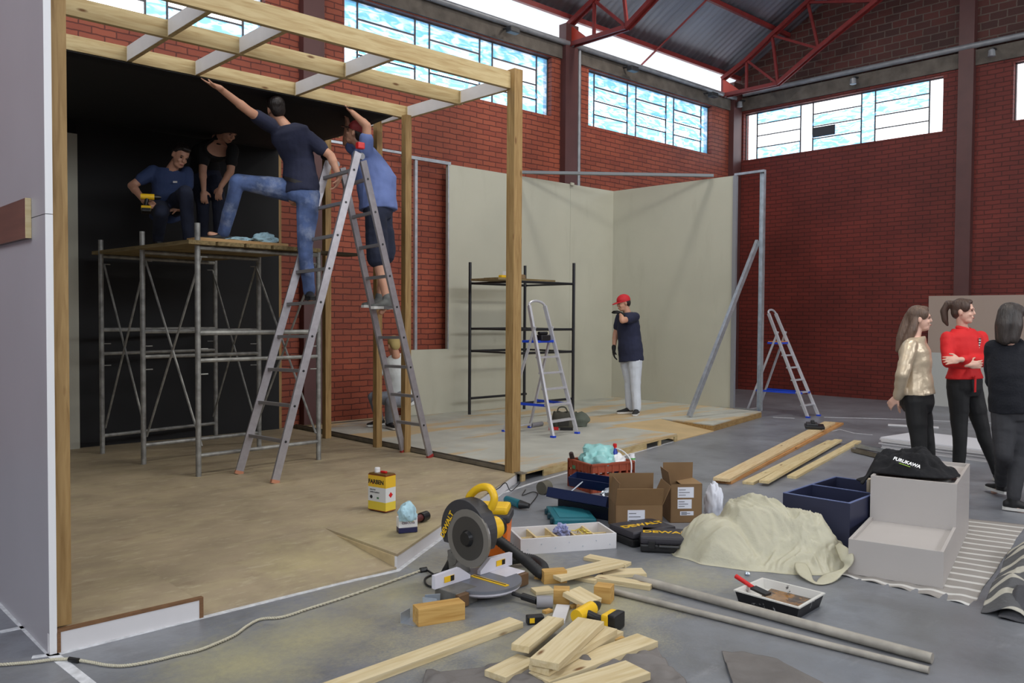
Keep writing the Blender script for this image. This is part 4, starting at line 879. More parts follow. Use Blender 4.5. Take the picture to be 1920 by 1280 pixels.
for i in range(NX+1):
    row = []
    for j in range(NY+1):
        u = i/NX*2-1; v = j/NY*2-1
        ang = math.atan2(v, u); edge = 1+.10*noise.noise(V((math.cos(ang)*1.5, math.sin(ang)*1.5, 3)))+.06*noise.noise(V((math.cos(ang)*5, math.sin(ang)*5, 8)))
        rr_ = math.hypot(u, v)
        if rr_ > 1e-6: k = max(abs(u), abs(v))/rr_; u2, v2 = u*k*edge, v*k*edge
        else: u2 = v2 = 0
        r1 = min(1, math.hypot(u2, v2)/edge)
        base = (1-r1**4.5)
        G = lambda a_, b_, c_, d_: math.exp(-(abs((u2-a_)/c_)**4+abs((v2-b_)/d_)**3.2))
        lump = max(.315*G(.0, .2, .46, .66), .275*G(.42, .1, .36, .6), .22*G(-.55, -.2, .36, .62), .12*G(.75, -.15, .25, .5))
        lump = lump*.95
        q = V((u2*1.6+1, v2*1.2, 2)); w = V((noise.noise(q), noise.noise(q+V((5, 1, 0))), 0))*.9
        rg = lambda q_: max(0, ridge(q_))**2
        fold = .022*ridge(q*1.1+w)+.026*rg(V((q.x*2.6, q.y*1.4, 5))+w*2)+.018*rg(q*3.4+w*3)+.007*rg(q*9+w*4)
        z = base*(lump+.02)+fold*min(1, (1-r1)*6)*(.4+base*.6) - .010*(1-base)
        loc = hc + RH*(u2*.58) + FH*(v2*.36-.02-u2*.10) + UP*max(.003, z)
        row.append(m.bm.verts.new(loc))
    g.append(row)
for i in range(NX):
    for j in range(NY): m.bm.faces.new((g[i][j], g[i+1][j], g[i+1][j+1], g[i][j+1]))
bmesh.ops.remove_doubles(m.bm, verts=m.bm.verts, dist=.0004)
o = m.build('cream_sheet', film, smooth=True, angle=0); tag(o, 'big heap of crumpled cream cloth on the floor', 'sheet'); so = o.modifiers.new('thick', 'SOLIDIFY'); so.thickness = .002
# twisted tail of the sheet
m = MB(); P = smooth_path([at(1500, 1055, .05), at(1512, 1080, .02), at(1534, 1093, .01), at(1560, 1080, .02), at(1586, 1064, .05), at(1588, 1045, .10), at(1570, 1020, .14)], 8)
m.tube(P, [.028+.014*math.sin(i*.35) for i in range(len(P))], 10, flat=.14); m.build('twisted_tail', film, o, smooth=True, angle=0)
# --- plastic crate
a = at(1053, 906); f = at(1108, 925); 
t = thing('plastic_crate', 'red brown plastic crate full of rags and bottles', 'crate', ((a+f)/2))
ex = (f-a).normalized(); ln = .36; ey = V((-ex.y, ex.x, 0)); wd = .44; a = f-ex*ln; org = a; crm = mat('red brown plastic', srgb(150, 66, 40), .5, var=.12)
M = Matrix((ex, ey, UP)).transposed().to_4x4(); M.translation = org; Hc = .24
m = MB()
for (p_, q_) in (((0, 0), (ln, 0)), ((ln, 0), (ln, wd)), ((ln, wd), (0, wd)), ((0, wd), (0, 0))):
    p_ = V((*p_, 0)); q_ = V((*q_, 0))
    for z0, z1 in ((.0, .08), (.105, .15), (.17, .24)): m.bar(M @ (p_+V((0, 0, (z0+z1)/2))), M @ (q_+V((0, 0, (z0+z1)/2))), .010, z1-z0)
    for k in range(7): c_ = p_.lerp(q_, k/6); m.bb(c_+V((-.009, -.009, 0)), c_+V((.009, .009, Hc)), M=M)
    m.bar(M @ (p_+V((0, 0, Hc))), M @ (q_+V((0, 0, Hc))), .026, .016)
m.bb((0, 0, .005), (ln, wd, .015), M=M); m.build('crate_body', crm, t)
m = MB(); m.box((.1, -.008, .185), (.05, .006, .03), M=M); m.build('green_tag', mat('green tag', srgb(70, 120, 84), .5), t)
tealc = mat('mint plastic film', srgb(150, 206, 204), .35, var=.12, vscale=9, bump=.3, bscale=12)
crumple('crumpled_cloth', 'big mint green crumpled film in the red brown crate', M @ V((.17, .19, .17)), (.15, .16, .13), tealc, 5, amp=.5, freq=1.6)
crumple('crumpled_cloth', 'small white rag at the right side of the crate', M @ V((.24, .36, .17)), (.08, .06, .08), whitep, 8, amp=.4, freq=1.8)
cb = M @ V((.13, .40, 0)); t = thing('spray_bottle', 'blue bottle with a red cap standing up in the crate', 'bottle', cb+V((0, 0, .02)))
m = MB(); m.lathe(cb, [(.035, .02), (.038, .18), (.036, .26), (.02, .31), (.014, .33)], 16); m.build('bottle_body', mat('blue bottle', srgb(34, 62, 170), .3), t, smooth=True); m = MB(); m.lathe(cb, [(.018, .33), (.018, .365), (.012, .37)], 12); m.build('cap', redp, t)
cb = M @ V((.28, .45+.03, 0)); t = thing('white_bottle', 'small white bottle with a green band beside the crate', 'bottle', cb)
m = MB(); m.lathe(cb, [(.028, 0), (.03, .26), (.024, .275), (.024, .295)], 16); m.build('bottle_body', whitep, t, smooth=True); m = MB(); m.lathe(cb, [(.0305, .245), (.0305, .26)], 16); m.build('green_band', mat('leaf green', srgb(90, 170, 90), .5), t)
m = MB(); m.tube([M @ V((.03, .03, .2)), M @ V((.05, -.01, .30)), M @ V((.07, -.02, .29))], [.022, .02, .015], 8); m.tube([M @ V((.09, .05, .2)), M @ V((.1, .02, .27))], .012, 8) if False else None
o = m.build('dark_tool_handle', mat('dark brown rubber', srgb(50, 34, 30), .6), smooth=True); tag(o, 'dark tool handle sticking out of the left end of the crate', 'tool handle')
hose('loose_cable', 'white cable hanging over the right side of the crate', [M @ V((.14, .40, .33)), M @ V((.24, .42, .31)), M @ V((.375, .40, .25)), M @ V((.385, .395, .12)), M @ V((.385, .39, .03))], .006, whitep, 'cord')
# --- navy open tool box
a = at(1046, 958); b_ = at(1150, 978); d = (b_-a).normalized(); n_ = UP.cross(d)
t = thing('metal_toolbox', 'navy blue metal toolbox with its trays folded open', 'toolbox', (a+b_)/2)
M = Matrix((d, n_, UP)).transposed().to_4x4(); M.translation = a; Lx = (b_-a).length
m = MB(); m.bb((0, 0, .0), (Lx, .20, .008), M=M); m.bb((0, 0, 0), (Lx, .006, .12), M=M); m.bb((0, .194, 0), (Lx, .2, .12), M=M); m.bb((0, 0, 0), (.006, .2, .12), M=M); m.bb((Lx-.006, 0, 0), (Lx, .2, .12), M=M); m.build('body', mat('dark navy', srgb(14, 20, 38), .4), t)
def tray(y0, z0, w, h, tilt, nm='tray'):
    m = MB(); T = M @ Matrix.Translation((0, y0, z0)) @ Matrix.Rotation(tilt, 4, 'X')
    m.bb((-.04, 0, 0), (Lx+.0, w, .004), M=T); m.bb((-.04, 0, 0), (Lx, .004, h), M=T); m.bb((-.04, w-.004, 0), (Lx, w, h), M=T); m.bb((-.04, 0, 0), (-.036, w, h), M=T); m.bb((Lx-.004, 0, 0), (Lx, w, h), M=T); m.build(nm, navy, t)
tray(-.10, .125, .12, .075, L(-18)); tray(.20, .16, .12, .075, L(14)); 
m = MB(); m.tube([M @ V((.04, .0, .1)), M @ V((.10, .2, .22))], .006, 6); m.build('hinge_arm', steelm, t)
o = crumple('small_parts', 'loose silver fittings heaped at the right end of the navy toolbox', M @ V((Lx-.06, .02, .185)), (.06, .03, .03), steelm, 4, 'fittings', amp=.7, freq=5, sub=3); o['kind'] = 'stuff'
c0 = at(1021, 926, 0); m = MB(); m.tube([c0+V((-.04, .0, .055)), c0+V((.05, .01, .055))], .055, 18); o = m.build('tape_roll', mat('olive grey', srgb(88, 84, 72), .7), smooth=True); tag(o, 'olive grey roll lying left of the navy toolbox', 'roll')
# --- teal case
c4 = [at(1024, 948, .05), at(1098, 947, .05), at(1119, 973, .05), at(1040, 974, .05)]; cc = sum(c4, V())/4
t = thing('tool_case', 'flat teal tool case in front of the navy toolbox', 'tool case', (cc.x, cc.y, 0)); m = MB(); m.prism([V((p.x, p.y, .0)) for p in c4], (0, 0, .05)); m.build('case_shell', teal, t, bevel=.008)
q4 = [cc+(p-cc)*.72 for p in c4]; m = MB(); m.prism([V((p.x, p.y, .0505)) for p in q4], (0, 0, .004)); m.build('raised_panel', mat('teal panel', srgb(44, 122, 136), .5), t, bevel=.002)
for k in range(3):
    p_ = c4[0].lerp(c4[3], .18+.32*k); m = MB(); m.box((p_.x, p_.y, .025), (.03, .045, .042), rz=azim((1024, 948), (1040, 974), .05), bev=.008); m.build('latch', mat('dark teal', srgb(16, 56, 66), .5), t)
# --- white compartment tray
c4 = [at(976, 1011, .10), at(1156, 999, .10), at(1116, 976, .10), at(955, 991, .10)]; cc = sum(c4, V())/4; ex = (c4[1]-c4[0]); Lx = ex.length; ex.normalize(); ey = UP.cross(ex); wy = .5*((c4[2]-c4[1]).dot(ey)+(c4[3]-c4[0]).dot(ey))
t = thing('compartment_tray', 'long white wooden tray divided into compartments of screws', 'tray', (cc.x, cc.y, 0)); M = Matrix((ex, ey, UP)).transposed().to_4x4(); M.translation = V((c4[0].x, c4[0].y, 0))
m = MB(); m.bb((0, 0, 0), (Lx, .014, .1), M=M); m.bb((0, wy-.014, 0), (Lx, wy, .1), M=M); m.bb((0, .014, 0), (.014, wy-.014, .1), M=M); m.bb((Lx-.014, .014, 0), (Lx, wy-.014, .1), M=M); m.build('tray_frame', white_board, t, bevel=.001)
m = MB(); m.bb((.014, .014, .004), (Lx-.014, wy-.014, .012), M=M); m.build('tray_bottom', pine_l, t)
for k in range(1, 5): m = MB(); x = Lx*k/5; m.bb((x-.006, .014, .012), (x+.006, wy-.014, .085), M=M); m.build('divider', pine_l, t)
m = MB(); m.bb((.014, wy*.5-.005, .012), (Lx-.014, wy*.5+.005, .07), M=M); m.build('long_divider', pine_l, t)
for k in range(7): m = MB(); m.lathe((0, 0, 0), [(.004, 0), (.004, .0015)], 8, M=M @ Matrix.Translation((Lx*(k+.5)/7, -.0002, .03+.03*(k % 2))) @ Matrix.Rotation(math.pi/2, 4, 'X')); m.build('screw_head', steelm, t)
o = crumple('screw_bag', 'clear blue bag of screws in the white compartment tray', M @ V((Lx*.5, wy*.5, .072)), (.04, .05, .04), mat('blue clear bag', srgb(150, 156, 200), .3, var=.5, vscale=60), 11, 'bag', amp=.8, freq=2.5)
rs = random.Random(3)
for k in range(14):
    c_ = M @ V((Lx*.7+rs.uniform(-.045, .045), wy*.42+rs.uniform(-.05, .05), .088+rs.uniform(0, .01))); d_ = V((rs.uniform(-1, 1), rs.uniform(-1, 1), rs.uniform(-.3, .3))).normalized()*.018
    m = MB(); m.tube([c_-d_, c_+d_], .004, 6); o = m.build('screw', mat('brass screws', srgb(190, 170, 80), .3, .7)); tag(o, 'tiny brass screw in the heap in the fourth compartment of the white tray', 'screw', 'brass screws in the white tray')
# --- black tool cases
def tcase(lab, c, rz, w, d_, h, tx):
    t = local_thing('power_tool_case', lab, 'tool case', c, rz)
    m = MB(); m.box((0, 0, h*.27), (w, d_, h*.52), bev=.014); m.build('lower_shell', blackp, t)
    m = MB(); m.box((0, 0, h*.76), (w, d_, h*.48), bev=.016); lid = m.build('lid', mat('charcoal case', srgb(52, 50, 56), .55), t)
    m = MB(); m.bb((-w*.36, -d_*.17, h*.985), (w*.36, d_*.17, h*1.004)); m.build('lid_panel', mat('charcoal case', srgb(52, 50, 56), .55), t)
    text('DEWALT', .075, Matrix.Translation((0, 0, h*1.006)) , yel, t, bold=True, sx=1.1, depth=.001)
    for x in (-.3*w, .3*w): m = MB(); m.box((x, -d_/2-.004, h*.5), (.045, .014, .05), bev=.004); m.build('latch', blackp, t)
    m = MB(); m.tube([(-.06, -d_/2, h*.5), (-.06, -d_/2-.035, h*.5), (.06, -d_/2-.035, h*.5), (.06, -d_/2, h*.5)], .01, 8); m.build('handle', blackp, t); return t
tcase('black tool case with yellow lettering in front of the low cardboard box', at(1204, 1012, 0), math.radians(-14), .36, .27, .105, 0)
tcase('black tool case with yellow lettering half under the cream sheet', at(1253, 1028, 0), math.radians(-52), .36, .25, .105, 0)
# --- cardboard boxes
def cbox(lab, c, rz, w, d_, h, flaps, labels):
    t = local_thing('cardboard_box', lab, 'box', c, rz); k = .004
    m = MB(); m.bb((-w/2, -d_/2, 0), (w/2, -d_/2+k, h)); m.bb((-w/2, d_/2-k, 0), (w/2, d_/2, h)); m.bb((-w/2, -d_/2, 0), (-w/2+k, d_/2, h)); m.bb((w/2-k, -d_/2, 0), (w/2, d_/2, h)); m.bb((-w/2, -d_/2, 0), (w/2, d_/2, k)); m.build('box_body', card, t)
    for (side, ang, ln_) in flaps:
        m = MB(); ww = w if side in 'FB' else d_
        R = {'F': 0, 'B': math.pi, 'R': math.pi/2, 'L': -math.pi/2}[side]; off = d_/2 if side in 'FB' else w/2
        T = Matrix.Rotation(R, 4, 'Z') @ Matrix.Translation((0, -off, h)) @ Matrix.Rotation(L(ang), 4, 'X')
        m.bb((-ww/2+.003, -.002, 0), (ww/2-.003, .002, ln_), M=T); m.build('flap', card_in if ang < -30 or ang > 200 else card, t)
    for (x0, x1, z0, z1) in labels:
        m = MB(); m.bb((x0, -d_/2-.0015, z0), (x1, -d_/2-.0003, z1)); lb = m.build('label', lab_w, t)
        for r_ in range(3):
            zz = z1-(z1-z0)*(.25+.25*r_); m = MB(); m.bb((x0+.008, -d_/2-.0022, zz-.002), (x0+(x1-x0)*(.75 if r_ % 2 else .5), -d_/2-.0016, zz+.002)); m.build('print_line', ink, lb)
    return t
faceC = math.radians(-43.07)
cbox('low open cardboard box with its flaps up and a yellow tool inside', atd(1195, 990, 5.98)*V((1, 1, 0)) if False else V((*at(1190, 990).xy, 0)), faceC+.05, .33, .30, .20, [('F', 20, .13), ('B', -4, .17), ('R', 24, .14), ('L', -12, .15)], [(-.08, .04, .07, .165)])
V3 = at(1284, 980); ctr = V3+FH*.12
cbox('tall cardboard box with three white labels on its front', V((*ctr.xy, 0)), faceC+.08, .235, .235, .285, [('F', 178, .0001), ('B', -3, .12), ('R', -100, .13), ('L', 10, .09)], [(-.065, .055, .185, .262), (-.065, .04, .105, .172), (-.045, .055, .055, .085)])
m = MB(); c0 = at(1283, 985); 
drill('yellow cordless tool poking out of the low cardboard box', V((*at(1195, 975).xy, .135)), L(0), .8)
crumple('plastic_bag', 'white plastic bag right of the tall cardboard box', at(1338, 968), (.05, .07, .16), lab_w, 9, 'bag', amp=.3)
# small angle grinder with cord, left of toolbox
c0 = at(968, 944); t = thing('angle_grinder', 'teal and black power tool on the floor at the platform corner', 'tool', c0)
m = MB(); m.tube([at(950, 936, .04), at(975, 945, .04)], [.03, .034], 12); m.build('body', teal, t, smooth=True); m = MB(); m.tube([at(975, 945, .04), at(992, 948, .035)], [.036, .02], 12); m.build('tail', blackp, t, smooth=True)
hose('cord', '', [at(992, 948, .01), at(1003, 935, .01), at(1008, 925, .01), at(998, 922, .01), at(980, 928, .01), at(985, 918, .01)], .004, blackp, parent=t)
hose('loose_wire', 'thin black wire arching over the platform corner', [at(915, 925, ZP+.004), at(935, 915, ZP+.02), at(948, 905, ZP+.07), at(958, 920, .05), at(975, 905, .03)], .004, blackp, 'cord')
# --- long planks on the right
pinep = wood('fresh pine plank', srgb(218, 196, 156), srgb(204, 174, 128), .55); pineo = wood('orange pine plank', srgb(200, 150, 96), srgb(178, 122, 70), .55)
def lp(lab, a, b, w, th, z, mm): return plank('pine_plank', lab, 'plank', at(*a, z), at(*b, z), w, th, mm, 'long planks lying on the floor')
lp('upper of two long orange edged planks reaching toward the right stepladder', (1352, 902), (1556, 794), .15, .028, .03, pinep)
lp('lower of two long orange edged planks, peeping out below the upper one', (1354, 906), (1570, 795), .17, .028, 0, pineo)
lp('pale long plank second from the left of the loose ones', (1402, 908), (1560, 829), .10, .025, 0, pine_l)
lp('pale long plank stacked over its neighbour in the middle', (1432, 906), (1572, 827), .085, .025, .026, pine_l)
lp('pale long plank at the right, nearest the navy cabinet', (1484, 897), (1608, 829), .085, .025, 0, pine_l)
t = local_thing('black_tool_box', 'small black open case lying on the long planks', 'case', at(1527, 802, .06), L(30)); m = MB(); m.box((0, 0, .02), (.34, .24, .035), bev=.006); m.build('case_base', blackp, t)
m = MB(); m.box((.02, .03, .05), (.26, .14, .025), bev=.006); m.build('case_top', dgrey, t)
for x in (-.06, .1): m = MB(); m.box((x, .02, .075), (.04, .05, .03), bev=.008); m.build('knob', blackp, t)
# --- navy cabinet (open boxes up)
c4 = [at(1468, 923, .34), at(1594, 943, .34), at(1643, 903, .34), at(1540, 889, .34)]
ex = (c4[1]-c4[0]).normalized(); ey = UP.cross(ex); Lx = (c4[1]-c4[0]).length; wy = (c4[2]-c4[1]).dot(ey)
navyp = mat('navy laminate', srgb(36, 40, 66), .5); navye = mat('pale blue edge', srgb(96, 108, 150), .45)
t = thing('navy_cabinet', 'dark navy open box cabinet with one divider, standing on its back', 'cabinet', (c4[0].x, c4[0].y, 0)); M = Matrix((ex, ey, UP)).transposed().to_4x4(); M.translation = V((c4[0].x, c4[0].y, 0))
k = .016; m = MB(); m.bb((0, 0, 0), (Lx, k, .336), M=M); m.bb((0, wy-k, 0), (Lx, wy, .336), M=M); m.bb((0, k, 0), (k, wy-k, .336), M=M); m.bb((Lx-k, k, 0), (Lx, wy-k, .336), M=M); m.bb((k, k, .0), (Lx-k, wy-k, .01), M=M); m.build('carcass', navyp, t)
m = MB(); m.bb((k, wy*.5-.008, .01), (Lx-k, wy*.5+.008, .334), M=M); m.build('divider', navyp, t)
m = MB(); z0, z1 = .336, .34; m.bb((0, 0, z0), (Lx, k, z1), M=M); m.bb((0, wy-k, z0), (Lx, wy, z1), M=M); m.bb((0, k, z0), (k, wy-k, z1), M=M); m.bb((Lx-k, k, z0), (Lx, wy-k, z1), M=M); m.bb((k, wy*.5-.008, z0), (Lx-k, wy*.5+.008, z1), M=M); m.build('edge_band', navye, t)
# --- beige step podium
F_ = at(1768, 1105); L_ = at(1596, 1077); B_ = at(1852, 1000)
ex = (F_-L_).normalized(); ey = UP.cross(ex); wx = .50; dy = (B_-F_).dot(ey); M = Matrix((ex, ey, UP)).transposed().to_4x4(); M.translation = L_+ex*((F_-L_).length-wx)
beige = mat('warm grey laminate', srgb(178, 172, 168), .45, var=.03, vscale=3); beige_e = mat('bare beige edge', srgb(196, 182, 160), .6)
t = thing('step_podium', 'beige two step podium with a recessed top, standing on the striped cloth', 'podium', L_); YS = .66; k = .018
m = MB(); m.bb((0, 0, .004), (wx, k, .21), M=M); m.bb((0, k, .004), (k, YS, .21), M=M); m.bb((wx-k, k, .004), (wx, YS, .21), M=M); m.bb((k, k, .17), (wx-k, YS, .188), M=M); m.build('lower_step', beige, t, bevel=.001)
m = MB(); m.bb((0, YS, .004), (wx, YS+k, .48), M=M); m.bb((0, dy-k, .004), (wx, dy, .48), M=M); m.bb((0, YS+k, .004), (k, dy-k, .48), M=M); m.bb((wx-k, YS+k, .004), (wx, dy-k, .48), M=M); m.bb((k, YS+k, .44), (wx-k, dy-k, .458), M=M); m.build('upper_box', beige, t, bevel=.001)
PM = M.copy()
m = MB(); pa_, pb_ = at(1626, 1000, 0), at(1643, 985, 0); m.bar(V((pa_.x, pa_.y, .19)), V((pb_.x, pb_.y, .19)), .02, .38); o = m.build('beige_panel', beige_e); tag(o, 'narrow beige panel standing between navy cabinet and podium', 'panel')
# hoodie on the podium
hood = mat('black fleece', srgb(20, 20, 24), .95, var=.3, vscale=14, bump=.4, bscale=30)
m = MB(); NX, NY = 90, 60; g = []
for i in range(NX+1):
    row = []
    for j in range(NY+1):
        u = i/NX*2-1; v = j/NY*2-1; rr_ = math.hypot(u, v); kk = max(abs(u), abs(v))/rr_ if rr_ > 1e-6 else 0; u2 = u*kk; v2 = v*kk; r1 = min(1, math.hypot(u2, v2))
        e = 1+.16*noise.noise(V((u2*2.2, v2*2.2, 5))); q = V((u2*2.5, v2*2, 9))
        z = (1-r1**2.5)*(.075+.06*math.exp(-((u2-.2)**2+(v2-.1)**2)/.10)+.045*math.exp(-((u2+.55)**2+v2**2)/.12))+.04*(1-abs(noise.noise(q*1.6))*2)*(1-r1**4)+.012*noise.noise(q*5)*(1-r1)
        p_ = PM @ V((.19+u2*e*.31+.0, .92+v2*e*.20, .485+max(0, z)))
        lx_ = .19+u2*e*.31
        if lx_ < -.005: p_.z -= min(.09, (-lx_)*1.4)
        row.append(m.bm.verts.new(p_))
    g.append(row)
for i in range(NX):
    for j in range(NY): m.bm.faces.new((g[i][j], g[i+1][j], g[i+1][j+1], g[i][j+1]))
bmesh.ops.remove_doubles(m.bm, verts=m.bm.verts, dist=.0004)
hd = m.build('hoodie', hood, smooth=True, angle=0); tag(hd, 'black hooded sweatshirt with white lettering bundled on the podium', 'sweatshirt'); so = hd.modifiers.new('thick', 'SOLIDIFY'); so.thickness = .006; so.offset = 1
from mathutils.bvhtree import BVHTree
bv = BVHTree.FromPolygons([v.co+WL[hd.name] for v in hd.data.vertices], [p.vertices[:] for p in hd.data.polygons])
hp0, hn, _, _ = bv.ray_cast(CP, ray(1700, 871))
if hn.dot(ray(1700, 871)) > 0: hn = -hn
hn = (hn+UP*.8-FH*.5).normalized(); xd = (RH*.8-FH*.55-UP*.32); xd = (xd-hn*xd.dot(hn)).normalized()
T = Matrix((xd, hn.cross(xd), hn)).transposed().to_4x4(); T.translation = hp0+hn*.022
text('FURUKAWA', .038, T, whitep, hd, depth=.0005, bold=True, sx=.8)
m = MB(); m.bb((-.04, -.028, 0), (.03, -.023, .001), M=T); m.build('green_underline', mat('lime print', srgb(130, 170, 40), .6), hd)
# --- striped cloth under podium
strm = mat('grey striped cloth', srgb(150, 146, 142), .9, bump=.3, bscale=40); nt = strm.node_tree; b = nt.nodes['Principled BSDF']
tc = nt.nodes.new('ShaderNodeTexCoord'); wv = nt.nodes.new('ShaderNodeTexWave'); wv.inputs['Scale'].default_value = 2.3; wv.inputs['Distortion'].default_value = 1.2; wv.bands_direction = 'X'
mp = nt.nodes.new('ShaderNodeMapping'); mp.inputs['Rotation'].default_value = (0, 0, L(-14)); r = nt.nodes.new('ShaderNodeValToRGB'); r.color_ramp.elements[0].color = (*srgb(146, 141, 136), 1); r.color_ramp.elements[0].position = .82; r.color_ramp.elements[1].color = (*srgb(196, 194, 190), 1); r.color_ramp.elements[1].position = .86
nt.links.new(tc.outputs['Object'], mp.inputs[0]); nt.links.new(mp.outputs[0], wv.inputs[0]); nt.links.new(wv.outputs[0], r.inputs[0]); nt.links.new(r.outputs[0], b.inputs['Base Color'])
def cloth(name, lab, quad, mm, amp=.012, seed=0, n=(60, 60), freq=3, fz=None, cat='cloth'):
    q = [V(p) for p in quad]; m = MB(); g = []
    for i in range(n[0]+1):
        row = []
        for j in range(n[1]+1):
            u, v = i/n[0], j/n[1]; p_ = q[0].lerp(q[1], u).lerp(q[3].lerp(q[2], u), v)
            p_ += V((noise.noise(p_*2+V((seed, 0, 0))), noise.noise(p_*2+V((0, seed, 4))), 0))*.02
            p_.z += .004+amp*(max(0, .15+noise.noise(V((p_.x*freq, p_.y*freq, seed)))+.5*noise.noise(V((p_.x*freq*2.7, p_.y*freq*2.7, seed+3)))))
            if fz: p_.z += fz(u, v)
            row.append(m.bm.verts.new(p_))
        g.append(row)
    for i in range(n[0]):
        for j in range(n[1]): m.bm.faces.new((g[i][j], g[i+1][j], g[i+1][j+1], g[i][j+1]))
    o = m.build(name, mm, smooth=True, angle=0); so = o.modifiers.new('thick', 'SOLIDIFY'); so.thickness = .003; so.offset = 1; return tag(o, lab, cat)
cloth('striped_cloth', 'grey cloth with white stripes spread under the podium', [at(1575, 1078), at(1822, 1136), at(1925, 985), at(1700, 960)], strm, .0035, 2, fz=lambda u, v: .006*math.sin(u*30)*max(0, 1-v*6))
strd = mat('dark striped blanket', srgb(92, 92, 92), .95, bump=.4, bscale=40); nt = strd.node_tree; b = nt.nodes['Principled BSDF']
tc = nt.nodes.new('ShaderNodeTexCoord'); wv = nt.nodes.new('ShaderNodeTexWave'); wv.inputs['Scale'].default_value = 1.5; wv.inputs['Distortion'].default_value = .8; wv.bands_direction = 'X'; r = nt.nodes.new('ShaderNodeValToRGB')
r.color_ramp.elements[0].color = (*srgb(84, 84, 86), 1); r.color_ramp.elements[0].position = .74; r.color_ramp.elements[1].color = (*srgb(176, 172, 160), 1); r.color_ramp.elements[1].position = .84
mp = nt.nodes.new('ShaderNodeMapping'); mp.inputs['Rotation'].default_value = (0, 0, L(-38)); nt.links.new(tc.outputs['Object'], mp.inputs[0]); nt.links.new(mp.outputs[0], wv.inputs[0]); nt.links.new(wv.outputs[0], r.inputs[0]); nt.links.new(r.outputs[0], b.inputs['Base Color'])
cloth('striped_blanket', 'rumpled dark blanket with pale stripes at the right edge of the photo', [at(1838, 1150), at(2000, 1185), at(2060, 1040), at(1890, 1040)], strd, .03, 7, freq=5, fz=lambda u, v: .10*math.sin(min(1, u*1.6)*math.pi)*abs(math.sin(v*5+u*3))*.6+.05*math.sin(min(1, v*2)*math.pi/2)*min(1, u*4))
cloth('dark_blanket', 'plain dark grey folded blanket in front of the striped one', [at(1868, 1160), at(2010, 1188), at(2030, 1120), at(1885, 1110)], mat('charcoal blanket', srgb(70, 70, 74), .95, var=.15, bump=.3), .02, 3, fz=lambda u, v: .10*math.sin(v*math.pi)*min(1, u*5))
# grey ground sheets near the camera
tarp = mat('grey ground sheet', srgb(110, 105, 102), .8, var=.25, vscale=3, bump=.6, bscale=9)
cloth('ground_sheet', 'thin grey ground sheet wrinkled under the lower board heap', [at(800, 1262), at(1230, 1222), at(1330, 1330), at(780, 1345)], tarp, .045, 5, (150, 90), 6)
cloth('ground_sheet', 'thin grey ground sheet at the bottom right of the boards', [at(1352, 1222), at(1460, 1240), at(1640, 1330), at(1390, 1345)], tarp, .02, 9, (110, 80), 5)
# --- stack of white boards
c0 = at(1650, 840); c1 = at(1888, 872); cB = at(1702, 808, .03); ex = (c1-c0).normalized(); ey = UP.cross(ex); M = Matrix((ex, ey, UP)).transposed().to_4x4(); M.translation = c0
rs = random.Random(5)
wsm = mat('white coated board', srgb(214, 214, 220), .45)
for k in range(8):
    m = MB(); dx, dy_ = rs.uniform(-.02, .02), rs.uniform(-.02, .02); z = k*.0165
    m.bb((dx, dy_, z), (1.9+dx, .85+dy_, z+.0145), M=M); o = m.build('white_sheet', wsm if k == 7 else white_board)
    tag(o, 'topmost white board of the stack behind the women' if k == 7 else 'lowest white board of the stack behind the women' if k == 0 else 'white board behind the women, %s from the bottom of the stack' % ['lowest', 'second', 'third', 'fourth', 'fifth', 'sixth', 'seventh'][k], 'board', 'stacked white boards behind the women')
channel(at(1606, 838, .01), at(1700, 856, .01), .06, 'nearer galvanised profile lying left of the white board stack')
channel(at(1600, 846, .01), at(1650, 858, .01), .06, 'short dusty profile lying nearest the hoodie', mm=dusty)
m = MB(); m.bar(at(1665, 796, .012), at(1760, 801, .012), .07, .02); o = m.build('white_batten', white_board); tag(o, 'white batten on the floor behind the white board stack', 'batten')
# --- panels leaning on end wall
pa = at(1741, 757); y0 = pa.y*XW/pa.x*.985
m = MB(); m.bb((XW-.30, y0-2.0, 0), (XW-.28, y0, .92)); o = m.build('leaning_panel', mat('pale grey panel', srgb(176, 176, 172), .5)); tag(o, 'low pale panel standing in front of the beige one at the end wall', 'panel')
m = MB(); m.bb((XW-.24, y0-2.1, 0), (XW-.22, y0+.03, 1.90)); o = m.build('leaning_panel', mat('beige board', srgb(158, 140, 128), .6)); tag(o, 'tall beige panel standing against the end wall behind the women', 'panel')
# --- tool bag and bits behind the middle stepladder
bagm = mat('olive canvas', srgb(74, 72, 62), .85, var=.3, vscale=10)
t = local_thing('tool_bag', 'olive canvas tool bag standing open behind the middle stepladder', 'bag', at(1055, 801, ZP), L(-40))
m = MB(); R_b = []
for z, w_, d_ in ((0, .13, .09), (.03, .145, .10), (.13, .135, .09), (.19, .12, .07), (.20, .10, .055), (.17, .095, .05)): R_b.append([V((math.copysign(abs(math.cos(2*math.pi*i/24))**.6, math.cos(2*math.pi*i/24))*w_, math.copysign(abs(math.sin(2*math.pi*i/24))**.6, math.sin(2*math.pi*i/24))*d_, z+.012*math.sin(i*1.9)*(z > .1))) for i in range(24)])
m.rings(R_b); m.build('bag_body', bagm, t, smooth=True, angle=60)
m = MB(); m.tube(smooth_path([(-.07, 0, .18), (-.05, .01, .25), (.03, .01, .255), (.07, 0, .18)], 5), .009, 8); m.build('bag_handle', bagm, t, smooth=True)
m = MB(); m.box((.0, -.095, .075), (.14, .02, .09), bev=.008); m.build('pocket', mat('dark canvas', srgb(50, 48, 44), .9), t)
t = local_thing('tool_bag', 'grey green soft bag right of the middle stepladder foot', 'bag', at(1086, 799, ZP), L(-30)); bg2 = mat('grey green canvas', srgb(92, 98, 88), .85, var=.2)
m = MB(); R_b = []
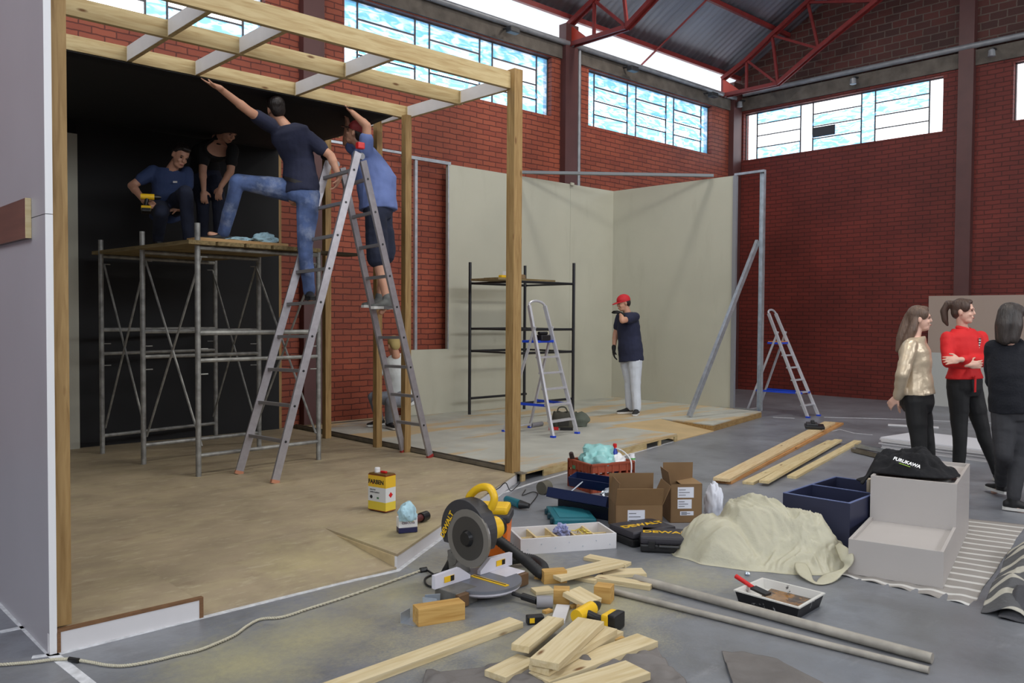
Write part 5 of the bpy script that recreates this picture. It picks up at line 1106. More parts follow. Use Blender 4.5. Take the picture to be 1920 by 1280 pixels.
for z, w_, d_ in ((0, .10, .08), (.05, .11, .09), (.085, .15, .12), (.10, .145, .115), (.15, .10, .08), (.18, .045, .04)): R_b.append([V((math.cos(2*math.pi*i/24)*w_*(1+.06*math.sin(i*1.3)), math.sin(2*math.pi*i/24)*d_, z+.012*math.sin(i*.8))) for i in range(24)])
m.rings(R_b); m.build('bag_body', bg2, t, smooth=True, angle=60)
m = MB(); c0 = at(1029, 803, ZP+.02); m.bar(c0, c0+RH*.12, .05, .035); o = m.build('red_tool', redp); tag(o, 'small red tool at the foot of the middle stepladder', 'tool')
m = MB(); c0 = at(1050, 804, ZP+.015); m.bar(c0, c0+RH*.16, .05, .03); o = m.build('black_tool', blackp); tag(o, 'small black tool lying right of the red one', 'tool')
m = MB(); m.tube([at(996, 797, ZP+.03), at(1016, 794, ZP+.03)], .03, 12); o = m.build('grey_tube', mat('dull grey plastic', srgb(132, 130, 134), .5), smooth=True); tag(o, 'short grey tube lying left of the middle stepladder', 'tube')
# bits on black scaffold
t = thing('small_carton', 'small white carton on the black scaffold', 'carton', (7.95, 8.55, 2.022)); m = MB(); m.box((7.95, 8.58, 2.072), (.14, .12, .10), rz=.4); m.build('carton_body', whitep, t)
m = MB(); m.box((8.16, 8.56, 2.052), (.24, .12, .06), rz=.7, bev=.005); o = m.build('open_carton', card_in); tag(o, 'flat brown carton beside the white one on the black scaffold', 'carton')
m = MB(); m.box((7.78, 8.5, 2.042), (.16, .06, .04), rz=.2, bev=.012); o = m.build('yellow_tool', yel); tag(o, 'small yellow tool at the left end of the black scaffold deck', 'tool')
# cloth on tall scaffold
crumple('crumpled_cloth', 'pale crumpled glove like cloth on the tall scaffold deck, right of its partner', V((3.74, 7.42, ZD+.078)), (.10, .07, .06), cloth_b, 14, amp=.6, freq=2)
crumple('crumpled_cloth', 'flat pale cloth on the tall scaffold deck, left of its partner', V((3.48, 7.40, ZD+.078)), (.11, .07, .025), cloth_b, 15, amp=.5, freq=2)
# ================================================================ PEOPLE
skin = mat('skin', srgb(196, 146, 120), .5, var=.06, vscale=12); skin_f = mat('fair skin', srgb(214, 170, 150), .5, var=.05, vscale=12)
hair_d = mat('dark hair', srgb(34, 26, 24), .45, bump=.4, bscale=18, stretch=(6, 6, .6), var=.2, vscale=10); hair_b = mat('brown hair', srgb(104, 82, 68), .45, bump=.5, bscale=18, stretch=(6, 6, .6), var=.35, vscale=10)
hair_m = mat('medium brown hair', srgb(74, 54, 44), .45, bump=.5, bscale=18, stretch=(6, 6, .6), var=.3, vscale=10)
tee_navy = mat('navy t shirt', srgb(34, 38, 62), .9, var=.15, vscale=9, bump=.5, bscale=9); tee_blue = mat('blue polo', srgb(104, 122, 176), .85, var=.1, vscale=7, bump=.5, bscale=9)
tee_black = mat('black t shirt', srgb(16, 16, 18), .9, bump=.4, bscale=9); tee_dblue = mat('dark blue polo', srgb(46, 62, 100), .85, var=.1, vscale=7, bump=.4, bscale=9)
jeans = mat('faded jeans', srgb(84, 104, 150), .85, var=.45, vscale=7, bump=.5, bscale=12); jeans_d = mat('dark denim', srgb(36, 42, 62), .9, var=.2, vscale=9, bump=.5, bscale=12)
grime(jeans, srgb(150, 160, 182), 5, .5, .68, amt=.75); grime(jeans, srgb(44, 56, 98), 4, .55, .7, amt=.6)
pale_j = mat('pale washed jeans', srgb(200, 206, 216), .85, var=.08, vscale=7, bump=.5, bscale=12); black_t = mat('black trousers', srgb(20, 20, 22), .75, bump=.3, bscale=12)
grey_t = mat('grey work trousers', srgb(120, 124, 134), .9, var=.15, bump=.4, bscale=12); shoe_b = mat('black shoe', srgb(22, 22, 24), .6); sole_w = mat('white sole', srgb(206, 204, 200), .6)
eye_m = mat('dark eye', srgb(40, 30, 28), .3); lip_m = mat('lips', srgb(166, 96, 88), .5); charc = mat('charcoal trousers', srgb(52, 52, 56), .85, var=.2, bump=.4, bscale=12)
def ring(c, ax, ay, rx, ry, n=16, sq=1.0): return [c+ax*rx*math.cos(2*math.pi*i/n)+ay*ry*math.sin(2*math.pi*i/n) for i in range(n)]
def cap_(m, p, q, r0, r1, n=12):
    """closed tapered limb piece with round ends"""
    p = V(p); q = V(q); d = (q-p); L_ = d.length
    if L_ < 1e-5: m.ell(p, (r0, r0, r0)); return
    d /= L_; a = d.orthogonal().normalized(); b = d.cross(a); R_ = []
    for k in (80, 60, 35, 0): R_.append(ring(p-d*r0*math.sin(L(k)), a, b, r0*math.cos(L(k)), r0*math.cos(L(k)), n))
    for k in (0, 35, 60, 80): R_.append(ring(q+d*r1*math.sin(L(k)), a, b, r1*math.cos(L(k)), r1*math.cos(L(k)), n))
    m.rings(R_)
def limb(m, pts, rad):
    for i in range(len(pts)-1): cap_(m, pts[i], pts[i+1], rad[i], rad[i+1])
def torso(m, J, g=0.0, top=True, w=1.0, belly=0.0, bottom=0.0):
    """stack of oval rings from hips to neck; g grows it for clothing"""
    hl, hr, sl, sr = J['hipL'], J['hipR'], J['shL'], J['shR']; pel = (hl+hr)/2; ch = (sl+sr)/2
    sx_h = (hr-hl).normalized(); sx_s = (sr-sl).normalized(); nk = J['neck']; mid = J.get('waist', pel.lerp(ch, .42))
    up0 = (mid-pel).normalized(); up1 = (ch-mid).normalized()
    def fr(t_): 
        u = up0.lerp(up1, t_).normalized(); s = sx_h.lerp(sx_s, t_); s = (s-u*s.dot(u)).normalized(); return s, u.cross(s)*1.0
    hw = (hr-hl).length/2+.075*J['s']; sw = (sr-sl).length/2
    k = J['s']; spec = [(pel-up0*(.10*k+bottom), 0, hw*.80, .100*k), (pel-up0*.03*k, 0, hw, .120*k), (pel+up0*.06*k, .15, hw*.97, .118*k+belly*.5), (mid, .45, max(.125*k*w, hw*.80), .105*k+belly), (mid.lerp(ch, .45), .7, max(.14*k*w, sw*.86), .115*k+belly*.5), (mid.lerp(ch, .8), .9, sw*.98, .110*k), (ch+up1*.015*k, 1, sw*.92, .085*k), (ch.lerp(nk, .55)+up1*.01, 1, sw*.5, .062*k), (nk, 1, .055*k, .055*k)]
    if not top:
        spec = spec[:8]; spec[7] = (ch.lerp(nk, .72)+up1*.01, 1, sw*.42, .064*k); lim = -(.10*k+bottom)
        offs = [-.10*k-bottom, -.03*k, .06*k]
        low = [(pel+up0*lim, 0 if lim < 0 else .15, hw*(1.0 if lim < -.05 else .98)+.006, .122*k+.008+belly*.5)]
        low += [(c_[0], c_[1], c_[2]+.010, c_[3]+.008) for c_, o_ in zip(spec[1:3], offs[1:3]) if o_ > lim+.02]
        spec = low+spec[3:]
    R_ = []
    for c, t_, rx, ry in spec:
        a, b = fr(t_); R_.append(ring(c, a, b, rx+g, ry+g, 20))
    m.rings(R_); return fr
def hand(m, wrist, d, nrm, thumb, k=1.0, curl=.5, sp=1.0, grow=0.0):
    """d: towards the fingers, nrm: the way the palm faces, thumb: side the thumb leaves from"""
    d = V(d).normalized(); nrm = V(nrm); nrm = (nrm-d*nrm.dot(d)).normalized(); s = V(thumb); s = (s-d*s.dot(d)-nrm*s.dot(nrm)).normalized(); w = V(wrist)
    pal = w+d*.05*k; Mx = Matrix((s, d, nrm)).transposed()
    m.ell(pal, (.041*k+grow, .052*k+grow, .017*k+grow), M=Mx); cap_(m, w-d*.02*k, pal, .026*k+grow, .022*k+grow)
    for i, ln in enumerate((.072, .080, .075, .060)):
        off = (.030-.020*i)*k; b0 = w+d*.085*k+s*off; a1 = curl*(.6+.1*i); a2 = curl*(1.5+.1*i)
        dd = (d+s*(.10-.07*i)*sp).normalized(); p1 = b0+(dd*math.cos(a1)+nrm*math.sin(a1))*ln*.52*k; p2 = p1+(dd*math.cos(a2)+nrm*math.sin(a2))*ln*.48*k
        cap_(m, b0-d*.015*k, b0, .0095*k+grow, .0092*k+grow, 8); cap_(m, b0, p1, .0092*k+grow, .0084*k+grow, 8); cap_(m, p1, p2, .0084*k+grow, .0070*k+grow, 8)
    t0 = w+d*.028*k+s*.030*k; t1 = t0+(d*.6+s*.75+nrm*.25).normalized()*.036*k; t2 = t1+(d*.85+s*.25+nrm*(.3+.5*curl)).normalized()*.032*k
    cap_(m, t0, t1, .0125*k+grow, .0105*k+grow, 8); cap_(m, t1, t2, .0105*k+grow, .0085*k+grow, 8)
def head_frame(f, u):
    f = V(f).normalized(); u = V(u); u = (u-f*u.dot(f)).normalized(); return f, u, f.cross(u)
def head(m, c, f, u, k=1.0, fem=False):
    f, u, r = head_frame(f, u); Mx = Matrix((r, f, u)).transposed()
    E = lambda o, rad: m.ell(c+r*o[0]*k+f*o[1]*k+u*o[2]*k, [x*k for x in rad], M=Mx, seg=18)
    E((0, -.008, .030), (.074, .094, .088)); E((0, .020, -.03), (.061, .068, .075)); jw = .046 if fem else .052
    E((0, .038, -.078), (jw, .046, .036)); E((0, .062, -.092), (.022, .022, .017))          # jaw, chin
    cap_(m, c+f*.088*k+u*.012*k, c+f*.099*k-u*.018*k, .009*k, .0125*k, 8)                        # nose
    E((0, .083, .028), (.050, .013, .011)); E((.032, .068, -.026), (.020, .018, .018)); E((-.032, .068, -.026), (.020, .018, .018))   # brow, cheeks
    E((0, .086, -.052), (.024, .010, .006)); E((0, .084, -.062), (.020, .010, .007))       # lips
    for s in (-1, 1): E((s*.074, -.008, -.008), (.010, .018, .030))
def shoe(name, ank, toe_dir, parent, mm, sole=None, k=1.0, sole_n=(0, 0, 1)):
    up = V(sole_n).normalized(); d = V(toe_dir); d = (d-up*d.dot(up)).normalized(); s = up.cross(d); a = V(ank)
    m = MB(); heel = a-d*.055*k-up*.062*k
    R_ = []
    for (x, w, h, z0) in ((-.02, .022, .045, .01), (0, .034, .07, .0), (.05, .038, .085, 0), (.10, .037, .075, 0), (.15, .040, .055, 0), (.20, .043, .042, 0), (.245, .038, .034, .002), (.272, .020, .022, .006)):
        c = heel+d*x*k+up*(z0+h/2)*k; R_.append(ring(c, s, up, w*k, h/2*k, 14))
    m.rings(R_); cap_(m, a-up*.04*k, a+up*.03*k, .043*k, .045*k)
    o = fused(m, .008, 2).build(name, mm, parent, smooth=True, angle=0)
    if sole:
        m = MB(); P = []
        for (x, w) in ((-.022, .024), (0, .036), (.05, .039), (.10, .037), (.15, .042), (.20, .045), (.25, .038), (.276, .018)): P.append((x, w))
        poly = [heel+d*x*k+s*w*k for x, w in P]+[heel+d*x*k-s*w*k for x, w in reversed(P)]
        m.prism([p-up*.012*k for p in poly], up*.024*k); m.build('sole', sole, o)
    return o
def person(label, J, o, D=None, loc=None):
    """J: joints in world metres; o: dress options. One continuous skin, clothes and hair as children."""
    k = J['s'] = o.get('s', 1.0); pel = (J['hipL']+J['hipR'])/2
    t = thing('person', label, 'person', loc or V((pel.x, pel.y, o.get('z0', 0)))); sk = o.get('skin', skin); fem = o.get('fem', False)
    lf = .9 if fem else 1.0
    m = MB(); torso(m, J, -.012*k, w=.9 if fem else 1)
    f, u = V(J['face']), V(J.get('up', (J['head']-J['neck']))); head(m, J['head'], f, u, k, fem)
    fF, uU, rR = head_frame(f, u); cap_(m, J['neck']-(J['head']-J['neck'])*.25, J['head']-uU*.06*k-fF*.015*k, .058*k*lf, .050*k*lf)
    for S_ in 'LR':
        a, b, c = J['sh'+S_], J['el'+S_], J['wr'+S_]; limb(m, [a, b, c], [.052*k*lf, .041*k*lf, .027*k*lf]); mf = b.lerp(c, .3); cap_(m, b, mf, .040*k*lf, .042*k*lf)
        hd_ = J.get('hand'+S_); 
        if hd_: hand(m, c, hd_[0], hd_[1], hd_[2], k*.98, hd_[3] if len(hd_) > 3 else .5)
        a, b, c = J['hip'+S_], J['kn'+S_], J['an'+S_]; limb(m, [a, b, c], [.085*k*lf, .056*k*lf, .036*k*lf]); cap_(m, a.lerp(b, .15), a.lerp(b, .5), .088*k*lf, .076*k*lf); cap_(m, b.lerp(c, .15), b.lerp(c, .45), .054*k*lf, .052*k*lf)
        tp = V(J['toe'+S_]); cap_(m, c-V((0, 0, .03*k)), c-V((0, 0, .04*k))+(tp-c).normalized()*.12*k, .032*k, .026*k)
    body = fused(m, .0075 if not o.get('fine') else .006, 2).build('body', sk, t, smooth=True, angle=0)
    C = J['head']; P = lambda x, y, z: C+rR*x*k+fF*y*k+uU*z*k; Mx = Matrix((rR, fF, uU)).transposed()
    if o.get('eyes', True):
        for s in (-1, 1):
            m = MB(); m.ell(P(s*.031, .083, .010), (.012*k, .007*k, .0055*k), M=Mx, seg=10); m.build('eye', eye_m, t, smooth=True)
            m = MB(); m.ell(P(s*.032, .090, .031), (.018*k, .006*k, .0035*k), M=Mx, seg=10); m.build('eyebrow', o.get('hair', hair_d), t, smooth=True)
        m = MB(); m.ell(P(0, .095, -.057), (.021*k, .005*k, .0065*k), M=Mx, seg=10); m.build('mouth', lip_m, t, smooth=True)
    hs = o.get('hairstyle', 'short'); hm = o.get('hair', hair_d)
    if hs:
        m = MB(); cp_ = 'cap' in o; m.ell(P(0, -.020, .046) if not cp_ else P(0, -.022, .012), (.080*k, .092*k, .086*k) if not cp_ else (.078*k, .086*k, .05*k), M=Mx, seg=22); m.ell(P(0, -.055, .0), (.070*k, .055*k, .075*k), M=Mx)
        if hs == 'short' and not cp_: m.ell(P(0, .045, .098), (.055*k, .045*k, .026*k), M=Mx)
        if hs in ('long', 'pony', 'straight'):
            for s in (-1, 1): m.ell(P(s*.052, .018, .05), (.034*k, .055*k, .06*k), M=Mx)
            m.ell(P(0, .03, .095), (.055*k, .05*k, .03*k), M=Mx)
        for path, rad in o.get('locks', []): limb(m, [P(*q_) for q_ in path], [r_*k for r_ in rad])
        fused(m, .009, 3).build('hair', hm, t, smooth=True, angle=0)
    if 'cap' in o:
        cm, bm_ = o['cap']; m = MB(); n0 = 16
        R_ = []
        for a_ in (0, 12, 28, 45, 62, 78, 88): R_.append(ring(P(0, -.010, .045)+uU*.085*k*math.sin(L(a_)), rR, fF, .087*k*math.cos(L(a_)), .104*k*math.cos(L(a_)), 22))
        R_ = [ring(P(0, -.012, .022), rR, fF, .086*k, .102*k, 22)]+R_
        m.rings(R_); m.build('cap', cm, t, smooth=True, angle=50)
        m = MB(); poly = [P(math.sin(L(a_))*.075, .085*math.cos(L(a_))+.002, .030) for a_ in range(-80, 81, 16)]; out = [P(math.sin(L(a_))*.072, .085+.085*math.cos(L(a_)), .026-.012*math.cos(L(a_))) for a_ in range(80, -81, -16)]
        m.prism(poly+out, uU*.008*k); m.build('cap_brim', bm_, t, smooth=True, angle=50)
    # shirt
    if 'top' in o:
        mm, sleeve = o['top']; g = o.get('tg', .016); m = MB(); torso(m, J, g, top=False, w=o.get('w', 1), belly=o.get('belly', 0), bottom=o.get('hem', .0))
        for S_ in 'LR':
            a, b, c = J['sh'+S_], J['el'+S_], J['wr'+S_]
            if sleeve <= 1: cap_(m, a, a.lerp(b, sleeve), .060*k*lf+g*.6, .050*k*lf+g*.9)
            else: limb(m, [a, b, b.lerp(c, sleeve-1)], [.056*k*lf+g*.7, .048*k*lf+g*.7, .034*k*lf+g*.7])
        sh = fused(m, .010, 3)
        for v in sh.bm.verts: v.co += v.normal*.006*noise.noise(v.co*V((14, 14, 9)).x*1.0+V((0, 0, v.co.z*6))) if False else v.normal*.007*(noise.noise(V((v.co.x*9, v.co.y*9, v.co.z*16)))-.1)
        sh.build(o.get('topname', 'shirt'), mm, t, smooth=True, angle=0)
    if 'legs' in o:
        mm, length = o['legs']; lw = o.get('lw', 1.0); m = MB(); g = .018
        hl, hr = J['hipL'], J['hipR']; pel_ = (hl+hr)/2; wst = J.get('waist', pel_.lerp((J['shL']+J['shR'])/2, .42)); upv = (wst-pel_).normalized(); sx = (hr-hl).normalized(); fy = upv.cross(sx).normalized(); hw = (hr-hl).length/2+.075*k
        m.rings([ring(pel_-upv*.10*k, sx, fy, hw*.8+g, .10*k+g, 20), ring(pel_-upv*.03*k, sx, fy, hw+g, .125*k+g, 20), ring(pel_+upv*.05*k, sx, fy, hw+g, .12*k+g, 20), ring(pel_+upv*.11*k, sx, fy, hw*.93+g, .11*k+g, 20)])
        for S_ in 'LR':
            a, b, c = J['hip'+S_], J['kn'+S_], J['an'+S_]; cap_(m, a, a.lerp(b, .5), .092*k*lf+g, .080*k*lf*lw+g*.8)
            if length <= 1: cap_(m, a.lerp(b, .5), a.lerp(b, length), .084*k*lf*lw+g, .078*k*lf*lw+g)
            else:
                limb(m, [a.lerp(b, .5), b, b.lerp(c, length-1)], [.080*k*lf*lw+g*.6, .060*k*lf*lw+g*.6, .046*k*lf*lw+g*.6]); cap_(m, b, b.lerp(c, .4), .058*k*lf*lw+g*.5, .056*k*lf*lw+g*.5)
        pt = fused(m, .010, 3)
        for v in pt.bm.verts: v.co += v.normal*.006*(noise.noise(V((v.co.x*6+3, v.co.y*6, v.co.z*8)))+.5*noise.noise(V((v.co.x*9, v.co.y*15, v.co.z*14))))
        pt.build('trousers' if length > 1 else 'shorts', mm, t, smooth=True, angle=0)
        if 'belt' in o:
            m = MB(); R_ = [ring(pel_+upv*(.095+z)*k, sx, fy, hw*.97+g+x, .118*k+g+x+o.get('belly', 0)*.5, 28) for z, x in ((-.018, .0), (-.018, .008), (.018, .008), (.018, 0))]; m.rings(R_, cap=False); m.build('belt', o['belt'], t, smooth=True)
    for S_ in 'LR':
        if 'shoes' in o: shoe('shoe', J['an'+S_], V(J['toe'+S_])-J['an'+S_], t, o['shoes'][0], o['shoes'][1], k*o.get('sk', 1))
        if o.get('gloves') and J.get('hand'+S_):
            h_ = J['hand'+S_]; m = MB(); hand(m, J['wr'+S_], h_[0], h_[1], h_[2], k*.98, h_[3] if len(h_) > 3 else .5, grow=.0025); cap_(m, J['wr'+S_]-V(h_[0]).normalized()*.04, J['wr'+S_], .033, .031)
            fused(m, .006, 1).build('glove', o['gloves'], t, smooth=True, angle=0)
    return t
def pj(D, d):
    """joints given as photo pixel + depth offset from D"""
    J = {}
    for n_, q in d.items():
        if n_ in ('face', 'up', 'handL', 'handR'): J[n_] = q; continue
        J[n_] = atd(q[0], q[1], D+(q[2] if len(q) > 2 else 0))
    return J
R_, F_w = RH, FH
cam_dir = lambda r, f, u=0: RH*r+FH*f+UP*u     # direction: right / away / up as the photo sees it
# man in the red cap
J = pj(12.3, dict(head=(1169, 568), neck=(1175, 584, .02), shR=(1164, 594, .14), shL=(1190, 594, -.12), elR=(1154, 626, .16), wrR=(1151, 655, .08), elL=(1167, 601, -.34), wrL=(1164, 588, -.22),
    waist=(1180, 630, .02), hipR=(1174, 662, .08), hipL=(1191, 662, -.06), knR=(1180, 712, .08), knL=(1191, 713, -.08), anR=(1181, 761, .06), anL=(1194, 763, -.10), toeR=(1164, 768, .0), toeL=(1188, 776, -.35)))
J['face'] = cam_dir(-1, -.25, -.28); J['up'] = UP+RH*.05
J['handR'] = (cam_dir(0, -.1, -1), cam_dir(1, 0, 0), cam_dir(0, -1, 0), .5); J['handL'] = (cam_dir(-.5, .6, .35), cam_dir(-.3, .3, -1), cam_dir(-.5, -.6, .6), .7)
for s in 'LR': J['an'+s].z = .09+.078
J['toeL'].z = J['toeR'].z = .12
red_cap = mat('red cap cloth', srgb(196, 28, 40), .7, bump=.2)
person('man in a red cap and pale jeans standing with one hand at his chin', J, dict(z0=.09, s=1.0, top=(tee_navy, .55), legs=(pale_j, 1.97), shoes=(shoe_b, sole_w), cap=(red_cap, red_cap), gloves=mat('black glove', srgb(16, 16, 18), .8), belly=.035, tg=.026, hem=.02, w=1.15, lw=1.15))
# main man stepping between ladder and scaffold
J = pj(7.75, dict(head=(517, 206, .02), neck=(532, 232, .0), shL=(508, 236, -.08), shR=(577, 258, -.02), elL=(466, 208, -.36), wrL=(410, 164, -.58), elR=(620, 292, .0), wrR=(636, 332, -.02),
    waist=(560, 300, .05), hipL=(552, 358, .06), hipR=(578, 366, .0), knL=(446, 340, -.12), anL=(418, 418, .05), knR=(572, 462, -.08), anR=(580, 548, -.02), toeL=(398, 432, .0), toeR=(588, 560, -.30)))
J['face'] = cam_dir(-.6, .75, .1); J['up'] = UP-RH*.2
J['handL'] = (cam_dir(-.85, .05, .35), cam_dir(.2, 0, 1), cam_dir(-.4, -.8, .3), .15); J['handR'] = (cam_dir(-.3, .1, -.9), cam_dir(-1, 0, -.2), cam_dir(0, -1, 0), .7)
J['anL'].z = ZD+.036+.03+.075
person('man in navy T-shirt and jeans stepping from ladder to scaffold, one arm up', J, dict(z0=.09, s=1.0, top=(tee_navy, .6), legs=(jeans, 1.97), shoes=(shoe_b, shoe_b), belt=mat('dark belt', srgb(40, 34, 30), .5), eyes=False, tg=.020, hem=-.09))
# man in shorts on the ladder
J = pj(8.35, dict(head=(668, 250, -.02), neck=(682, 276, .0), shL=(686, 284, -.14), shR=(670, 282, .18), elL=(688, 236, -.20), wrL=(662, 212, -.12), elR=(650, 268, .20), wrR=(652, 232, .12),
    waist=(706, 340, .05), hipL=(704, 394, -.05), hipR=(714, 390, .14), knL=(708, 484, -.10), knR=(722, 478, .08), anL=(726, 564, -.12), anR=(712, 562, .08), toeL=(702, 592, -.30), toeR=(690, 582, -.05)))
J['face'] = cam_dir(-.9, .25, .35); J['up'] = UP-RH*.1
J['handL'] = (cam_dir(-.7, .2, .7), cam_dir(-.3, 0, 1), cam_dir(-.5, -.8, .3), .2); J['handR'] = (cam_dir(-.2, .1, 1), cam_dir(-.6, 0, .7), cam_dir(-1, -.2, 0), .3)
person('man in blue polo shirt and dark shorts standing on the ladder, arms up', J, dict(z0=.09, s=1.03, top=(tee_blue, .5), legs=(jeans_d, .98), shoes=(mat('grey trainer', srgb(96, 98, 96), .7), sole_w), cap=(mat('dark red cap', srgb(120, 26, 28), .7), blackp), belt=mat('tan belt', srgb(150, 100, 50), .5), belly=.075, hem=-.09, tg=.022, w=1.2, lw=1.12, sk=1.05))
# kneeling man with yellow drill
J = pj(8.35, dict(head=(338, 292, -.05), neck=(322, 318, .0), shR=(288, 322, -.02), shL=(350, 324, .12), elR=(247, 348, -.10), wrR=(272, 378, -.25), elL=(352, 366, .10), wrL=(335, 392, -.05),
    waist=(312, 360, .05), hipR=(300, 392, .10), hipL=(322, 392, .18), knR=(302, 396, -.32), anR=(296, 432, .02), knL=(348, 360, -.28), anL=(354, 426, -.12), toeR=(290, 440, .2), toeL=(366, 438, -.34)))
J['face'] = cam_dir(.6, -.55, -.5); J['up'] = UP+RH*.25
J['handR'] = (cam_dir(.6, -.3, -.1), cam_dir(.2, .3, -.8), cam_dir(.4, -.6, .6), .9); J['handL'] = (cam_dir(-.8, -.4, -.2), cam_dir(-.2, .2, -1), cam_dir(-.2, -.8, .2), .6)
J['knR'].z = max(J['knR'].z, ZD+.14); J['anR'].z = ZD+.036+.10; J['anL'].z = ZD+.036+.085
person('man in a dark blue polo shirt crouching on the scaffold with a yellow tool', J, dict(z0=ZD, s=.98, top=(tee_dblue, .55), legs=(jeans_d, 1.95), shoes=(shoe_b, shoe_b)))
p_ = J['wrR']+cam_dir(.08, -.08, .0)
drill('yellow cordless drill in the hand of the crouching man', p_+V((0, 0, .02)), azim((300, 380), (340, 380), 1.4), .8, rot=(math.radians(70), 0, math.radians(-20)))
m = MB(); q_ = (J['shL']+J['neck'])/2-UP*.13+cam_dir(.02, -.155); m.bar(q_-RH*.02, q_+RH*.02, .006, .018, up=UP); m.build('chest_logo', sole_w, bpy.data.objects['person.003'])
# bending man
J = pj(8.85, dict(head=(430, 246, -.10), neck=(412, 256, .0), shR=(382, 280, -.05), shL=(436, 282, -.02), elR=(380, 322, -.08), wrR=(382, 356, -.14), elL=(432, 322, -.05), wrL=(414, 350, -.16),
    waist=(384, 286, .22), hipR=(372, 334, .28), hipL=(398, 336, .30), knR=(380, 380, -.04), knL=(410, 376, .0), anR=(380, 428, .14), anL=(412, 428, .14), toeR=(384, 438, -.12), toeL=(420, 438, -.12)))
J['face'] = cam_dir(.55, -.5, -.75); J['up'] = UP*.7+cam_dir(.5, -.3)
J['handR'] = (cam_dir(.1, -.3, -1), cam_dir(0, .4, -.4), cam_dir(1, 0, 0), .6); J['handL'] = (cam_dir(-.2, -.3, -1), cam_dir(0, .4, -.4), cam_dir(-1, 0, 0), .6)
J['anR'].z = J['anL'].z = ZD+.036+.085
person('man in a black T-shirt bending forward with hands on his knees on the scaffold', J, dict(z0=ZD, s=.98, top=(tee_black, .55), legs=(jeans_d, 1.95), shoes=(shoe_b, shoe_b)))
# crouching man in white
J = pj(10.75, dict(head=(738, 648, .0), neck=(742, 664, .0), shL=(718, 676, .10), shR=(760, 672, .06), elL=(706, 716, -.02), wrL=(702, 742, -.18), elR=(770, 716, .0), wrR=(752, 744, -.1),
    waist=(748, 708, .0), hipL=(742, 748, .0), hipR=(766, 746, .04), knL=(700, 744, -.10), anL=(712, 784, .05), knR=(732, 752, -.42), anR=(730, 784, -.22), toeL=(698, 792, -.05), toeR=(742, 794, -.38)))
J['face'] = cam_dir(-.5, .8, -.3); J['up'] = UP
J['handL'] = (cam_dir(-.2, .1, -1), cam_dir(1, 0, 0), cam_dir(0, -1, 0), .5); J['handR'] = (cam_dir(-.8, .1, -.5), cam_dir(0, .3, -1), cam_dir(0, -1, 0), .5)
J['anL'].z = J['anR'].z = .09+.08
person('man in a white T-shirt and grey trousers crouching behind the timber posts', J, dict(z0=.09, s=.98, top=(mat('white t shirt', srgb(206, 210, 210), .9, bump=.4, bscale=9), .55), legs=(grey_t, 1.93), shoes=(shoe_b, sole_w), eyes=False, hair=mat('sandy cap cloth', srgb(170, 150, 96), .8)))
# woman in the pale gold jacket
J = pj(7.3, dict(head=(1724, 598, .0), neck=(1716, 628, .0), shL=(1722, 648, .14), shR=(1706, 648, -.13), elR=(1692, 702, -.20), wrR=(1684, 744, -.06), elL=(1700, 700, .24), wrL=(1690, 746, .12),
    waist=(1718, 700, .0), hipL=(1724, 752, .09), hipR=(1716, 752, -.08), knL=(1740, 842, .07), knR=(1724, 842, -.10), anL=(1740, 915, .12), anR=(1722, 915, -.06), toeL=(1765, 925, .0), toeR=(1748, 928, -.15)))
J['face'] = cam_dir(.93, -.28, .02); J['up'] = UP-RH*.03
J['handR'] = (cam_dir(-.5, .5, -.7), cam_dir(.5, .3, 0), cam_dir(0, -.5, -.8), .5); J['handL'] = (cam_dir(-.5, -.4, -.7), cam_dir(.5, -.3, 0), cam_dir(0, .5, -.8), .5)
J['anL'].z = J['anR'].z = .078; J['toeL'].z = J['toeR'].z = .03
gold = mat('pale gold leather', srgb(206, 188, 162), .34, .35, var=.15, vscale=5, bump=.7, bscale=7)
w1 = person('woman with long wavy hair in a pale gold jacket, hands behind her back', J, dict(s=.93, fem=True, skin=skin_f, hair=hair_b, hairstyle='long', top=(gold, 1.93), topname='jacket', legs=(black_t, 1.97), shoes=(shoe_b, sole_w), tg=.024, w=1.0, hem=-.155, fine=True,
    locks=[([(-.03, -.07, .03), (-.02, -.11, -.08), (.0, -.15, -.19), (.02, -.19, -.29)], [.055, .062, .055, .022]), ([(.05, -.04, .0), (.06, -.07, -.10), (.055, -.12, -.21), (.04, -.16, -.27)], [.035, .045, .042, .02]), ([(-.06, -.03, .0), (-.06, -.06, -.1), (-.05, -.12, -.2)], [.035, .04, .03])]))
# woman in red
J = pj(7.65, dict(head=(1806, 584, .0), neck=(1805, 612, .03), shR=(1776, 634, -.02), shL=(1838, 632, .06), elR=(1778, 678, -.10), wrR=(1815, 684, -.26), elL=(1850, 678, -.02), wrL=(1800, 674, -.30),
    waist=(1808, 690, .02), hipR=(1796, 722, .0), hipL=(1820, 722, .05), knR=(1800, 822, -.02), knL=(1846, 822, .06), anR=(1796, 905, .02), anL=(1872, 900, .12), toeR=(1806, 925, -.2), toeL=(1890, 915, -.1)))
J['face'] = cam_dir(.75, -.62, -.03); J['up'] = UP
J['handL'] = (cam_dir(-1, -.1, -.05), cam_dir(.1, 1, -.3), cam_dir(0, -.1, 1), .25); J['handR'] = (cam_dir(.9, -.1, .05), cam_dir(0, 1, 0), cam_dir(0, 0, 1), .5)
J['anL'].z = J['anR'].z = .078; J['toeL'].z = J['toeR'].z = .03
redj = mat('bright red jacket', srgb(206, 24, 28), .75, var=.08, bump=.5, bscale=8)
